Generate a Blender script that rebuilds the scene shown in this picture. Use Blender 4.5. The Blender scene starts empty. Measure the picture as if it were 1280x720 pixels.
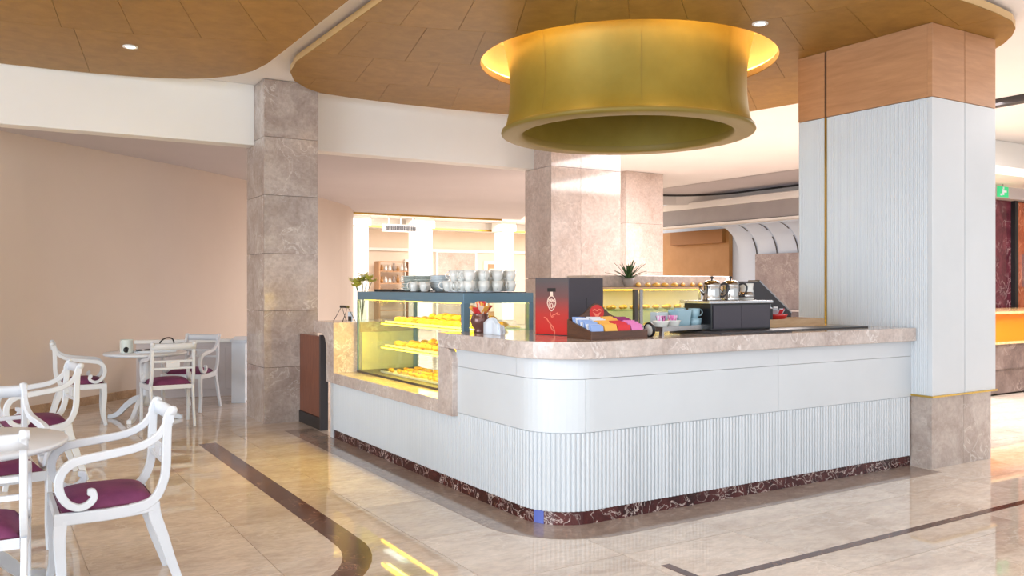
import bpy, bmesh, math, random
from mathutils import Vector, Matrix
R = random.Random(7)
PI = math.pi
SC = bpy.context.scene
COL = SC.collection

# ------------------------------------------------------------------ camera, world, light, exposure
cam_d = bpy.data.cameras.new('camera')
cam_d.sensor_width = 36.0
cam_d.lens = 36.0 * 1071.0 / 1280.0
cam_d.shift_y = -3.0 / 1280.0
cam_d.clip_end = 200
cam = bpy.data.objects.new('camera', cam_d)
cam.location = (0, 0, 1.44)
cam.rotation_euler = (PI / 2, 0, math.radians(-31.8))
COL.objects.link(cam)
SC.camera = cam

SC.view_settings.view_transform = 'Standard'
SC.view_settings.look = 'None'
SC.view_settings.gamma = 1.0
SC.view_settings.use_curve_mapping = False
SC.view_settings.exposure = 0.48

world = bpy.data.worlds.new('world')
SC.world = world
world.use_nodes = True
wn = world.node_tree
wn.nodes['Background'].inputs['Color'].default_value = (0.86, 0.93, 1.0, 1)
wn.nodes['Background'].inputs['Strength'].default_value = 1.0


def area_light(name, loc, size, power, col, rot=(0, 0, 0), size_y=None, spread=PI):
    d = bpy.data.lights.new(name, 'AREA')
    d.shape = 'RECTANGLE' if size_y else 'DISK'
    d.size = size
    if size_y:
        d.size_y = size_y
    d.energy = power
    d.color = col
    d.spread = spread
    o = bpy.data.objects.new(name, d)
    o.location = loc
    o.rotation_euler = rot
    COL.objects.link(o)
    return o


WARM = (1.0, 0.80, 0.62)
NEUT = (1.0, 0.95, 0.90)
# daylight through the glazed front behind the camera
area_light('daylight_front', (0.0, -2.9, 2.0), 9.0, 85, (0.84, 0.92, 1.0), (math.radians(90), 0, math.radians(-20)), 3.0)
area_light('daylight_left', (-6.2, 2.2, 1.9), 6.5, 400, (0.76, 0.88, 1.0), (math.radians(90), 0, math.radians(-90)), 3.2)
# unseen fill lamps, added under lobby, hall, alcove, kitchen and reception ceilings
area_light('lobby_fill_light', (9.4, 7.4, 3.55), 2.0, 300, (1.0, 0.95, 0.96), (0, 0, 0), 4.0)
area_light('lobby_fill_light', (9.0, 10.3, 3.55), 1.6, 190, (1.0, 0.95, 0.96), (0, 0, 0), 2.5)
area_light('lobby_fill_light', (0.6, 1.2, 3.45), 3.5, 50, (1.0, 0.97, 0.95), (0, 0, 0), 2.5)
area_light('hall_fill_light', (14.0, 22.0, 3.5), 10.0, 850, (1.0, 0.96, 0.93), (0, 0, 0), 6.0)
area_light('alcove_fill_light', (7.0, 12.6, 3.05), 2.4, 48, (1.0, 0.98, 0.97), (0, 0, 0), 2.0)
area_light('alcove_fill_light', (-0.9, 9.75, 3.05), 1.2, 14, (1.0, 0.94, 0.88), (0, 0, 0), 0.5)
area_light('kitchen_fill_light', (14.0, 13.0, 3.72), 1.0, 24, (0.86, 0.94, 1.0), (0, 0, 0), 7.0)
area_light('reception_fill_light', (11.0, 4.2, 3.5), 2.4, 260, (1.0, 0.96, 0.96), (0, 0, 0), 3.0)


# ------------------------------------------------------------------ materials
def lin(c):
    out = []
    for v in c:
        v /= 255.0
        out.append(v / 12.92 if v <= 0.04045 else ((v + 0.055) / 1.055) ** 2.4)
    return (out[0], out[1], out[2], 1.0)


def mat(name, col, rough=0.5, metal=0.0, spec=0.5, emit=None, estr=0.0, coat=0.0):
    m = bpy.data.materials.new(name)
    m.use_nodes = True
    b = m.node_tree.nodes['Principled BSDF']
    b.inputs['Base Color'].default_value = lin(col)
    b.inputs['Roughness'].default_value = rough
    b.inputs['Metallic'].default_value = metal
    b.inputs['Specular IOR Level'].default_value = spec
    b.inputs['Coat Weight'].default_value = coat
    if emit:
        b.inputs['Emission Color'].default_value = lin(emit)
        b.inputs['Emission Strength'].default_value = estr
    return m


def nodes_of(m):
    return m.node_tree.nodes, m.node_tree.links, m.node_tree.nodes['Principled BSDF']


def ramp(nt, stops, src=None, links=None):
    r = nt.new('ShaderNodeValToRGB')
    while len(r.color_ramp.elements) < len(stops):
        r.color_ramp.elements.new(0.5)
    for e, (p, c) in zip(r.color_ramp.elements, stops):
        e.position = p
        e.color = lin(c)
    if src is not None:
        links.new(src, r.inputs['Fac'])
    return r


def coords(nt, links, scale=(1, 1, 1), rand=True, rot=(0, 0, 0)):
    """World position, shifted by a random amount for each object so that every slab has its own veins."""
    g = nt.new('ShaderNodeNewGeometry')
    src = g.outputs['Position']
    if rand:
        oi = nt.new('ShaderNodeObjectInfo')
        mul = nt.new('ShaderNodeMath'); mul.operation = 'MULTIPLY'; mul.inputs[1].default_value = 37.0
        links.new(oi.outputs['Random'], mul.inputs[0])
        add = nt.new('ShaderNodeVectorMath'); add.operation = 'ADD'
        links.new(src, add.inputs[0]); links.new(mul.outputs[0], add.inputs[1])
        src = add.outputs[0]
    mp = nt.new('ShaderNodeMapping')
    mp.inputs['Scale'].default_value = scale
    mp.inputs['Rotation'].default_value = rot
    links.new(src, mp.inputs['Vector'])
    return mp.outputs['Vector']


def noise(nt, links, vec, scale, detail=5, rough=0.6, dist=0.0):
    n = nt.new('ShaderNodeTexNoise')
    n.inputs['Scale'].default_value = scale
    n.inputs['Detail'].default_value = detail
    n.inputs['Roughness'].default_value = rough
    n.inputs['Distortion'].default_value = dist
    links.new(vec, n.inputs['Vector'])
    return n.outputs['Fac']


def mix(nt, links, a, b, fac, mode='MIX'):
    x = nt.new('ShaderNodeMix'); x.data_type = 'RGBA'; x.blend_type = mode
    if isinstance(fac, float):
        x.inputs[0].default_value = fac
    else:
        links.new(fac, x.inputs[0])
    links.new(a, x.inputs[6]); links.new(b, x.inputs[7])
    return x.outputs[2]


def stone(name, dark, mid, light, vein, rough=0.15, scale=2.2, vein_amt=0.7, streak=(1, 1, 1), vein_w=0.03, tone=0.0, rot=(0, 0, 0), gate_at=(0.45, 0.62)):
    m = mat(name, mid, rough)
    nt, lk, b = nodes_of(m)
    v = coords(nt, lk, streak, True, rot)
    base = ramp(nt, [(0.28, dark), (0.5, mid), (0.72, light)], noise(nt, lk, v, scale, 6, 0.65, 0.6), lk)
    fine = ramp(nt, [(0.35, (225, 225, 225)), (0.65, (255, 255, 255))], noise(nt, lk, v, scale * 9, 4, 0.7, 0.3), lk)
    c = mix(nt, lk, base.outputs[0], fine.outputs[0], 0.8, 'MULTIPLY')
    # thin veins where a warped noise passes through its middle value
    n2 = noise(nt, lk, v, scale * 1.3, 5, 0.55, 1.4)
    vr = ramp(nt, [(0.5 - vein_w, (0, 0, 0)), (0.5, (255, 255, 255)), (0.5 + vein_w, (0, 0, 0))], n2, lk)
    gate = ramp(nt, [(gate_at[0], (0, 0, 0)), (gate_at[1], (255, 255, 255))], noise(nt, lk, v, scale * 0.8, 2, 0.5, 0.0), lk)
    mm = nt.new('ShaderNodeMath'); mm.operation = 'MULTIPLY'
    lk.new(vr.outputs[0], mm.inputs[0]); lk.new(gate.outputs[0], mm.inputs[1])
    m2 = nt.new('ShaderNodeMath'); m2.operation = 'MULTIPLY'; m2.inputs[1].default_value = vein_amt
    lk.new(mm.outputs[0], m2.inputs[0])
    vc = nt.new('ShaderNodeRGB'); vc.outputs[0].default_value = lin(vein)
    c = mix(nt, lk, c, vc.outputs[0], m2.outputs[0])
    if tone:
        oi = nt.new('ShaderNodeObjectInfo')
        lo = int(255 - tone); tr = ramp(nt, [(0.0, (lo, lo, lo)), (1.0, (255, 255, 255))], oi.outputs['Random'], lk)
        c = mix(nt, lk, c, tr.outputs[0], 1.0, 'MULTIPLY')
    lk.new(c, b.inputs['Base Color'])
    return m


def grained(name, dark, light, rough=0.4, scale=3.0, stretch=(1, 1, 8), tone=14, rot=(0, 0, 0), coat=0.0):
    m = mat(name, light, rough, coat=coat)
    nt, lk, b = nodes_of(m)
    v = coords(nt, lk, stretch, True, rot)
    r = ramp(nt, [(0.3, dark), (0.7, light)], noise(nt, lk, v, scale, 6, 0.65, 0.4), lk)
    oi = nt.new('ShaderNodeObjectInfo')
    lo = int(255 - tone)
    tr = ramp(nt, [(0.0, (lo, lo, lo)), (1.0, (255, 255, 255))], oi.outputs['Random'], lk)
    c = mix(nt, lk, r.outputs[0], tr.outputs[0], 1.0, 'MULTIPLY')
    lk.new(c, b.inputs['Base Color'])
    return m


def mottled(name, a, b_, rough=0.6, scale=6.0, metal=0.0, bump=0.0):
    m = mat(name, a, rough, metal)
    nt, lk, b = nodes_of(m)
    v = coords(nt, lk, (1, 1, 1), True)
    f = noise(nt, lk, v, scale, 4, 0.6)
    r = ramp(nt, [(0.3, a), (0.7, b_)], f, lk)
    lk.new(r.outputs[0], b.inputs['Base Color'])
    if bump:
        bp = nt.new('ShaderNodeBump'); bp.inputs['Strength'].default_value = bump; bp.inputs['Distance'].default_value = 0.004
        lk.new(noise(nt, lk, v, scale * 12, 3, 0.6), bp.inputs['Height'])
        lk.new(bp.outputs[0], b.inputs['Normal'])
    return m


def glass_mat(name, tint=(235, 245, 240), refl=0.10):
    m = bpy.data.materials.new(name)
    m.use_nodes = True
    nt, lk = m.node_tree.nodes, m.node_tree.links
    nt.clear()
    o = nt.new('ShaderNodeOutputMaterial')
    t = nt.new('ShaderNodeBsdfTransparent'); t.inputs[0].default_value = lin(tint)
    g = nt.new('ShaderNodeBsdfGlossy'); g.inputs['Roughness'].default_value = 0.02
    lw = nt.new('ShaderNodeLayerWeight'); lw.inputs['Blend'].default_value = 0.5
    pw = nt.new('ShaderNodeMath'); pw.operation = 'POWER'; pw.inputs[1].default_value = 4.0
    lk.new(lw.outputs['Facing'], pw.inputs[0])
    fr = nt.new('ShaderNodeMath'); fr.operation = 'MULTIPLY_ADD'; fr.inputs[1].default_value = 0.45; fr.inputs[2].default_value = 0.03
    lk.new(pw.outputs[0], fr.inputs[0])
    mx = nt.new('ShaderNodeMixShader')
    lk.new(fr.outputs[0], mx.inputs[0]); lk.new(t.outputs[0], mx.inputs[1]); lk.new(g.outputs[0], mx.inputs[2])
    lk.new(mx.outputs[0], o.inputs[0])
    return m


M = {}
M['floor'] = stone('floor_marble', (198, 178, 160), (222, 205, 188), (234, 220, 206), (242, 233, 223), 0.035, 1.5, 0.5, (1.0, 2.2, 1.0), 0.015, 16, (0, 0, 0.5))
M['floor'].node_tree.nodes['Principled BSDF'].inputs['Specular IOR Level'].default_value = 0.8
M['border'] = stone('floor_border_stone', (142, 122, 108), (158, 138, 124), (172, 153, 139), (205, 190, 176), 0.10, 3.0, 0.4, (1, 1, 1), 0.02, 6)
M['inlay'] = stone('dark_emperador', (66, 38, 28), (88, 54, 42), (116, 78, 62), (190, 160, 140), 0.12, 5.0, 0.75, (1, 1, 1), 0.012, 10)
M['plinth'] = stone('rosso_marble', (36, 14, 16), (74, 28, 28), (104, 52, 48), (226, 208, 200), 0.12, 6.5, 0.9, (1, 1, 1), 0.022, gate_at=(0.25, 0.5))
M['grout'] = mat('grout', (150, 128, 110), 0.6)
M['pillar'] = stone('grey_beige_marble', (170, 152, 141), (192, 176, 166), (212, 199, 190), (232, 224, 217), 0.16, 3.2, 0.6, (1, 1, 1), 0.02, 12)
M['pillar_pink'] = stone('pink_beige_marble', (198, 176, 163), (214, 195, 184), (226, 210, 200), (240, 230, 223), 0.07, 2.6, 0.5, (1, 1, 1), 0.015, 10)
M['top'] = stone('countertop_marble', (182, 164, 155), (206, 191, 183), (220, 209, 202), (240, 234, 230), 0.09, 4.0, 0.7, (1, 1, 1), 0.025)
M['white'] = mottled('white_lacquer', (206, 212, 217), (212, 218, 223), 0.32, 1.5)
M['fascia'] = mottled('white_fascia', (206, 211, 216), (212, 217, 222), 0.32, 1.5)
M['paint'] = mottled('white_paint', (236, 232, 226), (241, 238, 232), 0.7, 0.8)
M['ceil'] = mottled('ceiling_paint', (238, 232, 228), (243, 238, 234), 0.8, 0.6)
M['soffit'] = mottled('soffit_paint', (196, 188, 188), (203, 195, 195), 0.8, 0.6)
M['wall'] = mottled('beige_paint', (208, 192, 178), (214, 198, 184), 0.75, 0.5)
M['wallbase'] = stone('skirting_stone', (160, 128, 98), (180, 148, 116), (198, 168, 138), (215, 190, 165), 0.2, 4)
M['wood'] = grained('canopy_veneer', (146, 106, 44), (168, 126, 58), 0.45, 2.2, (3, 3, 1), 14)
M['wood'].node_tree.nodes['Principled BSDF'].inputs['Specular IOR Level'].default_value = 0.25
M['woodedge'] = mat('canopy_edge', (206, 172, 120), 0.4)
M['woodp'] = grained('pillar_veneer', (178, 130, 92), (198, 148, 108), 0.4, 2.5, (1, 1, 9), 8)
M['groove'] = mat('dark_groove', (70, 48, 28), 0.7)
M['gold'] = mottled('gold_fabric', (146, 128, 50), (158, 140, 60), 0.45, 3.0, 0.3)
M['goldrim'] = mat('gold_rim', (140, 120, 50), 0.5, 0.1)
M['golddark'] = mat('gold_inside', (148, 126, 60), 0.5, 0.3)
M['brass'] = mat('brass', (206, 170, 84), 0.25, 0.9)
M['led'] = mat('warm_led', (255, 200, 110), 0.5, emit=(255, 190, 80), estr=9.0)
M['ledy'] = mat('display_led', (255, 220, 120), 0.5, emit=(255, 200, 40), estr=14.0)
M['lamp'] = mat('downlight_lens', (255, 245, 225), 0.5, emit=(255, 240, 215), estr=6.0)
M['white_metal'] = mat('white_metal', (235, 235, 232), 0.4)
M['chair'] = mottled('chair_white', (208, 212, 218), (216, 220, 226), 0.34, 3)
M['purple'] = mottled('purple_velvet', (98, 40, 78), (124, 56, 96), 0.75, 7, 0, 0.25)
M['piping'] = mat('seat_piping', (96, 40, 70), 0.7)
M['blue'] = mat('blue_grey_metal', (104, 136, 156), 0.35, 0.15)
M['glass'] = glass_mat('case_glass', (246, 250, 246))
M['shelfglass'] = glass_mat('shelf_glass', (225, 240, 225))
M['steel'] = mat('brushed_steel', (190, 190, 192), 0.25, 0.95)
M['chrome'] = mat('chrome', (176, 172, 168), 0.12, 1.0)
M['black'] = mat('black_plastic', (24, 23, 26), 0.35)
M['charcoal'] = mat('charcoal_panel', (62, 56, 66), 0.4)
M['darkgrey'] = mat('dark_grey', (66, 64, 68), 0.45)
M['china'] = mat('white_china', (232, 234, 230), 0.15, coat=0.3)
M['chinagrey'] = mat('grey_china', (192, 204, 210), 0.2, coat=0.3)
M['chinagreen'] = mat('greenish_china', (218, 226, 220), 0.2, coat=0.3)
M['chinablue'] = mat('blue_china', (150, 184, 198), 0.2, coat=0.3)
M['paper'] = mat('paper', (222, 230, 240), 0.85)
M['pastry'] = mottled('golden_pastry', (206, 140, 40), (238, 196, 88), 0.5, 22, 0, 0.4)
M['pastry_dark'] = mottled('chocolate_pastry', (120, 66, 22), (190, 122, 40), 0.5, 26, 0, 0.4)
M['traywhite'] = mat('white_tray', (240, 236, 220), 0.4)
M['woodbox'] = grained('walnut_box', (72, 46, 34), (100, 66, 48), 0.35, 6, (1, 1, 9), 4)
M['woodtray'] = grained('oak_tray', (186, 150, 112), (212, 178, 138), 0.45, 6, (1, 1, 9), 4)
M['gate'] = grained('red_brown_wood', (110, 62, 44), (142, 84, 60), 0.35, 4, (6, 6, 1), 4)
M['red'] = mat('red_enamel', (200, 40, 36), 0.4)
M['cream'] = mat('cream_print', (240, 214, 196), 0.6)
M['salmon'] = mat('salmon_print', (238, 132, 106), 0.6)
M['copper'] = mat('brown_glass', (110, 76, 70), 0.12, 0.3)
M['sblue'] = mat('sachet_blue', (150, 176, 226), 0.6)
M['swhite'] = mat('sachet_white', (226, 228, 236), 0.6)
M['sorange'] = mat('sachet_orange', (240, 180, 84), 0.6)
M['sred'] = mat('sachet_red', (216, 52, 60), 0.6)
M['spink'] = mat('sachet_pink', (226, 130, 190), 0.6)
M['smagenta'] = mat('sachet_magenta', (150, 40, 110), 0.6)
M['leaf'] = mottled('leaf_green', (40, 66, 36), (74, 104, 56), 0.5, 20)
M['lily'] = mottled('lily_leaf', (176, 176, 60), (214, 208, 96), 0.5, 20)
M['petal'] = mat('petal', (250, 244, 214), 0.6)
M['pot'] = mat('grey_pot', (150, 138, 132), 0.5)
M['orange'] = mat('orange_panel', (222, 128, 8), 0.3)
M['amber'] = mottled('amber_wall', (164, 116, 62), (178, 130, 76), 0.6, 2)
M['grey_bulk'] = mottled('grey_bulkhead', (158, 152, 150), (168, 162, 160), 0.5, 1.5)
M['cove'] = mat('cove_shell', (214, 226, 240), 0.5)
M['slit'] = mat('dark_slit', (70, 66, 66), 0.7)
M['stonedk'] = stone('brown_stone', (92, 76, 72), (116, 98, 92), (140, 122, 114), (170, 152, 144), 0.2, 3)
M['redmarble'] = stone('red_marble', (70, 26, 40), (104, 44, 58), (140, 70, 84), (214, 180, 184), 0.12, 3.5, 0.7)
M['copperwall'] = stone('copper_panel', (146, 66, 36), (180, 92, 56), (204, 120, 82), (226, 160, 120), 0.2, 3)
M['lattice'] = stone('lattice_stone', (150, 132, 126), (172, 154, 148), (188, 172, 166), (214, 202, 196), 0.3, 4)
M['cream_wall'] = mottled('cream_wall', (232, 212, 190), (238, 220, 200), 0.6, 1)
M['door'] = grained('door_wood', (176, 132, 96), (204, 160, 122), 0.4, 3, (6, 6, 1), 6)
M['green'] = mat('exit_green', (40, 150, 96), 0.5, emit=(40, 170, 110), estr=0.8)
M['bluepatch'] = mat('plinth_blue', (96, 112, 190), 0.35)
M['tan'] = stone('tan_inlay', (206, 160, 104), (224, 182, 126), (236, 198, 148), (244, 216, 176), 0.1, 4)


# red to grey printed gradient of the coffee box (print on the front, in its own object space)
def gradient_print(name):
    m = mat(name, (120, 60, 60), 0.4)
    nt, lk, b = nodes_of(m)
    tc = nt.new('ShaderNodeTexCoord')
    sp = nt.new('ShaderNodeSeparateXYZ')
    lk.new(tc.outputs['Generated'], sp.inputs[0])
    r = ramp(nt, [(0.02, (206, 30, 22)), (0.36, (186, 46, 38)), (0.68, (112, 72, 70)), (0.95, (88, 80, 82))], sp.outputs['Z'], lk)
    lk.new(r.outputs[0], b.inputs['Base Color'])
    return m


M['boxprint'] = gradient_print('box_gradient_print')


# ------------------------------------------------------------------ mesh building
class MB:
    def __init__(s):
        s.v = []; s.f = []; s.sm = []

    def add(s, vs, fs, smooth=False):
        n = len(s.v)
        s.v += [tuple(p) for p in vs]
        s.f += [tuple(i + n for i in f) for f in fs]
        s.sm += [smooth] * len(fs)
        return s

    def box(s, x0, x1, y0, y1, z0, z1):
        vs = [(x0, y0, z0), (x1, y0, z0), (x1, y1, z0), (x0, y1, z0), (x0, y0, z1), (x1, y0, z1), (x1, y1, z1), (x0, y1, z1)]
        return s.add(vs, [(0, 3, 2, 1), (4, 5, 6, 7), (0, 1, 5, 4), (1, 2, 6, 5), (2, 3, 7, 6), (3, 0, 4, 7)])

    def obox(s, c, size, rot=0.0, tilt=None):
        n = len(s.v)
        a, b, h = size[0] / 2, size[1] / 2, size[2] / 2
        s.box(-a, a, -b, b, -h, h)
        mt = Matrix.Translation(c) @ (tilt if tilt is not None else Matrix.Rotation(rot, 4, 'Z'))
        for i in range(n, len(s.v)):
            s.v[i] = tuple(mt @ Vector(s.v[i]))
        return s

    def prism(s, poly, z0, z1, smooth=False):
        n = len(poly)
        vs = [(p[0], p[1], z0) for p in poly] + [(p[0], p[1], z1) for p in poly]
        s.add(vs, [tuple(range(n - 1, -1, -1)), tuple(range(n, 2 * n))])
        s.f += [(len(s.v) - 2 * n + i, len(s.v) - 2 * n + (i + 1) % n, len(s.v) - n + (i + 1) % n, len(s.v) - n + i) for i in range(n)]
        s.sm += [smooth] * n
        return s

    def prism_m(s, poly, t0, t1, mt):
        """a 2D outline (u, v) extruded along w from t0 to t1 and put in place by a matrix (u, v, w) -> world"""
        k = len(s.v)
        s.prism(poly, t0, t1)
        for i in range(k, len(s.v)):
            s.v[i] = tuple(mt @ Vector(s.v[i]))
        return s

    def lathe(s, prof, n=24, c=(0, 0, 0), smooth=True, a0=0.0, a1=2 * PI, closed=True, sc=(1, 1)):
        k = len(s.v)
        full = abs(a1 - a0 - 2 * PI) < 1e-6
        m = n if full else n + 1
        for (r, z) in prof:
            for i in range(m):
                a = a0 + (a1 - a0) * i / n
                s.v.append((c[0] + r * math.cos(a) * sc[0], c[1] + r * math.sin(a) * sc[1], c[2] + z))
        for j in range(len(prof) - 1):
            for i in range(n):
                i2 = (i + 1) % m
                s.f.append((k + j * m + i, k + j * m + i2, k + (j + 1) * m + i2, k + (j + 1) * m + i)); s.sm.append(smooth)
        if closed and full:
            if prof[0][0] > 1e-5:
                s.f.append(tuple(k + i for i in range(m - 1, -1, -1))); s.sm.append(False)
            if prof[-1][0] > 1e-5:
                s.f.append(tuple(k + (len(prof) - 1) * m + i for i in range(m))); s.sm.append(False)
        return s

    def tube(s, path, rad, n=8, smooth=True, flat=1.0):
        path = [Vector(p) for p in path]
        if not isinstance(rad, (list, tuple)):
            rad = [rad] * len(path)
        k = len(s.v)
        prev = None
        for j, p in enumerate(path):
            t = (path[min(j + 1, len(path) - 1)] - path[max(j - 1, 0)]).normalized()
            if prev is None:
                u = t.orthogonal().normalized()
            else:
                u = (prev - t * prev.dot(t)).normalized()
            prev = u
            w = t.cross(u)
            for i in range(n):
                a = 2 * PI * i / n
                q = p + (u * math.cos(a) + w * math.sin(a) * flat) * rad[j]
                s.v.append(tuple(q))
        for j in range(len(path) - 1):
            for i in range(n):
                s.f.append((k + j * n + i, k + j * n + (i + 1) % n, k + (j + 1) * n + (i + 1) % n, k + (j + 1) * n + i)); s.sm.append(smooth)
        s.f.append(tuple(k + i for i in range(n - 1, -1, -1))); s.sm.append(False)
        s.f.append(tuple(k + (len(path) - 1) * n + i for i in range(n))); s.sm.append(False)
        return s

    def ribbon(s, pts, wid, y0, y1, cham=0.004):
        """board cut from flat stock: centre line in (x, z), its width along the line, thickness y0..y1, eased edges"""
        pts = [Vector((p[0], 0, p[1])) for p in pts]
        if not isinstance(wid, (list, tuple)):
            wid = [wid] * len(pts)
        k = len(s.v)
        for j, p in enumerate(pts):
            t = (pts[min(j + 1, len(pts) - 1)] - pts[max(j - 1, 0)]).normalized()
            nrm = Vector((-t.z, 0, t.x))
            w = wid[j] / 2
            for (a, yy) in ((-w + cham, y0), (w - cham, y0), (w, y0 + cham), (w, y1 - cham), (w - cham, y1), (-w + cham, y1), (-w, y1 - cham), (-w, y0 + cham)):
                q = p + nrm * a
                s.v.append((q.x, yy, q.z))
        for j in range(len(pts) - 1):
            for i in range(8):
                s.f.append((k + j * 8 + i, k + j * 8 + (i + 1) % 8, k + (j + 1) * 8 + (i + 1) % 8, k + (j + 1) * 8 + i)); s.sm.append(False)
        s.f.append(tuple(k + i for i in range(7, -1, -1))); s.sm.append(False)
        s.f.append(tuple(k + (len(pts) - 1) * 8 + i for i in range(8))); s.sm.append(False)
        return s

    def grid(s, rows, smooth=True):
        k = len(s.v); n = len(rows[0])
        for r in rows:
            s.v += [tuple(p) for p in r]
        for j in range(len(rows) - 1):
            for i in range(n - 1):
                s.f.append((k + j * n + i, k + j * n + i + 1, k + (j + 1) * n + i + 1, k + (j + 1) * n + i)); s.sm.append(smooth)
        return s

    def ball(s, c, r, n=10, m=6, sc=(1, 1, 1)):
        prof = [(max(1e-6, math.sin(PI * j / m)) * r, -math.cos(PI * j / m) * r) for j in range(m + 1)]
        k = len(s.v)
        s.lathe(prof, n, (0, 0, 0), True, closed=False)
        for i in range(k, len(s.v)):
            v = s.v[i]
            s.v[i] = (c[0] + v[0] * sc[0], c[1] + v[1] * sc[1], c[2] + v[2] * sc[2])
        return s


ORD = ['first', 'second', 'third', 'fourth', 'fifth', 'sixth', 'seventh', 'eighth', 'ninth', 'tenth', 'eleventh', 'twelfth', 'thirteenth', 'fourteenth', 'fifteenth']


def wloc(o):
    p = Vector((0, 0, 0))
    while o is not None:
        p += o.location
        o = o.parent
    return p


def obj(name, mb, m, parent=None, world=True, bevel=0.0, seg=2, loc=None):
    """one mesh object; with world=True its vertices are given in world axes and moved into the parent's frame.
    A top-level mesh gets its origin at the middle of its base."""
    me = bpy.data.meshes.new(name)
    vs = mb.v
    if parent is not None and world:
        p = wloc(parent)
        vs = [(v[0] - p.x, v[1] - p.y, v[2] - p.z) for v in vs]
    org = None
    if parent is None and loc is None and world:
        xs = [v[0] for v in vs]; ys = [v[1] for v in vs]; zs = [v[2] for v in vs]
        org = ((min(xs) + max(xs)) / 2, (min(ys) + max(ys)) / 2, min(zs))
        vs = [(v[0] - org[0], v[1] - org[1], v[2] - org[2]) for v in vs]
    me.from_pydata(vs, [], mb.f)
    me.polygons.foreach_set('use_smooth', mb.sm)
    bm = bmesh.new(); bm.from_mesh(me)
    bmesh.ops.remove_doubles(bm, verts=bm.verts, dist=1e-6)
    bmesh.ops.recalc_face_normals(bm, faces=bm.faces)
    bm.to_mesh(me); bm.free()
    me.materials.append(m)
    o = bpy.data.objects.new(name, me)
    COL.objects.link(o)
    if org:
        o.location = org
    if loc is not None:
        o.location = loc
    if parent is not None:
        o.parent = parent
    if bevel:
        b = o.modifiers.new('bevel', 'BEVEL'); b.width = bevel; b.segments = seg; b.limit_method = 'ANGLE'; b.angle_limit = 0.6
    return o


def share(name, src, parent, loc=(0, 0, 0), m=None):
    o = bpy.data.objects.new(name, src.data)
    COL.objects.link(o)
    o.parent = parent
    o.location = loc
    for md in src.modifiers:
        if md.type == 'BEVEL':
            b = o.modifiers.new('bevel', 'BEVEL'); b.width = md.width; b.segments = md.segments; b.limit_method = 'ANGLE'; b.angle_limit = 0.6
    return o


def thing(name, label, cat, loc=(0, 0, 0), rot=0.0, group=None):
    o = bpy.data.objects.new(name, None)
    o.empty_display_size = 0.1
    COL.objects.link(o)
    o.location = loc
    o.rotation_euler = (0, 0, rot)
    return tag(o, label, cat, group)


def tag(o, label, cat, group=None):
    o['label'] = label; o['category'] = cat; o['kind'] = 'thing'
    if group:
        o['group'] = group
    return o


def struct(name, mb, m, bevel=0.0):
    o = obj(name, mb, m, bevel=bevel)
    o['kind'] = 'structure'
    return o


def dup(root, loc, rot=None, label=None, group=None):
    r = root.copy(); COL.objects.link(r); r.location = loc
    if rot is not None:
        r.rotation_euler = (0, 0, rot)
    if label:
        r['label'] = label
    if group:
        r['group'] = group
    for ch in list(root.children):
        c = ch.copy(); COL.objects.link(c); c.parent = r
        for g in list(ch.children):
            d = g.copy(); COL.objects.link(d); d.parent = c
    return r


def smooth_path(pts, sub=4):
    """Catmull-Rom through the given points"""
    out = []
    n = len(pts)
    for i in range(n - 1):
        p0 = Vector(pts[max(i - 1, 0)]); p1 = Vector(pts[i]); p2 = Vector(pts[i + 1]); p3 = Vector(pts[min(i + 2, n - 1)])
        for k in range(sub):
            t = k / sub
            out.append(tuple(0.5 * ((2 * p1) + (p2 - p0) * t + (2 * p0 - 5 * p1 + 4 * p2 - p3) * t * t + (3 * p1 - p0 - 3 * p2 + p3) * t ** 3)))
    out.append(tuple(pts[-1]))
    return out


def arc(cx, cy, r, a0, a1, n):
    return [(cx + r * math.cos(math.radians(a0 + (a1 - a0) * i / n)), cy + r * math.sin(math.radians(a0 + (a1 - a0) * i / n))) for i in range(n + 1)]


def clip_convex(sub, clip):
    """Sutherland-Hodgman; both polygons counter-clockwise"""
    out = list(sub)
    for i in range(len(clip)):
        a, b = clip[i], clip[(i + 1) % len(clip)]
        inp, out = out, []
        if not inp:
            break
        side = lambda p: (b[0] - a[0]) * (p[1] - a[1]) - (b[1] - a[1]) * (p[0] - a[0])
        for j in range(len(inp)):
            p, q = inp[j], inp[(j + 1) % len(inp)]
            sp, sq = side(p), side(q)
            if sp >= 0:
                out.append(p)
            if (sp >= 0) != (sq >= 0):
                t = sp / (sp - sq)
                out.append((p[0] + (q[0] - p[0]) * t, p[1] + (q[1] - p[1]) * t))
    res = []
    for p in out:
        if not res or (abs(p[0] - res[-1][0]) + abs(p[1] - res[-1][1])) > 1e-4:
            res.append(p)
    if len(res) > 2 and (abs(res[0][0] - res[-1][0]) + abs(res[0][1] - res[-1][1])) < 1e-4:
        res.pop()
    return res


def poly_area(p):
    return 0.5 * sum(p[i][0] * p[(i + 1) % len(p)][1] - p[(i + 1) % len(p)][0] * p[i][1] for i in range(len(p)))


def cut_hole(o, cx, cy, r, z0, z1):
    """cut a round hole out of a finished mesh object"""
    c = obj('cutter', MB().lathe([(r, z0), (r, z1)], 64, (cx, cy, 0), False), M['groove'])
    md = o.modifiers.new('hole', 'BOOLEAN'); md.operation = 'DIFFERENCE'; md.object = c; md.solver = 'EXACT'
    bpy.context.view_layer.update()
    dg = bpy.context.evaluated_depsgraph_get()
    me = bpy.data.meshes.new_from_object(o.evaluated_get(dg))
    o.modifiers.remove(md)
    o.data = me
    bpy.data.objects.remove(c, do_unlink=True)


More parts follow.
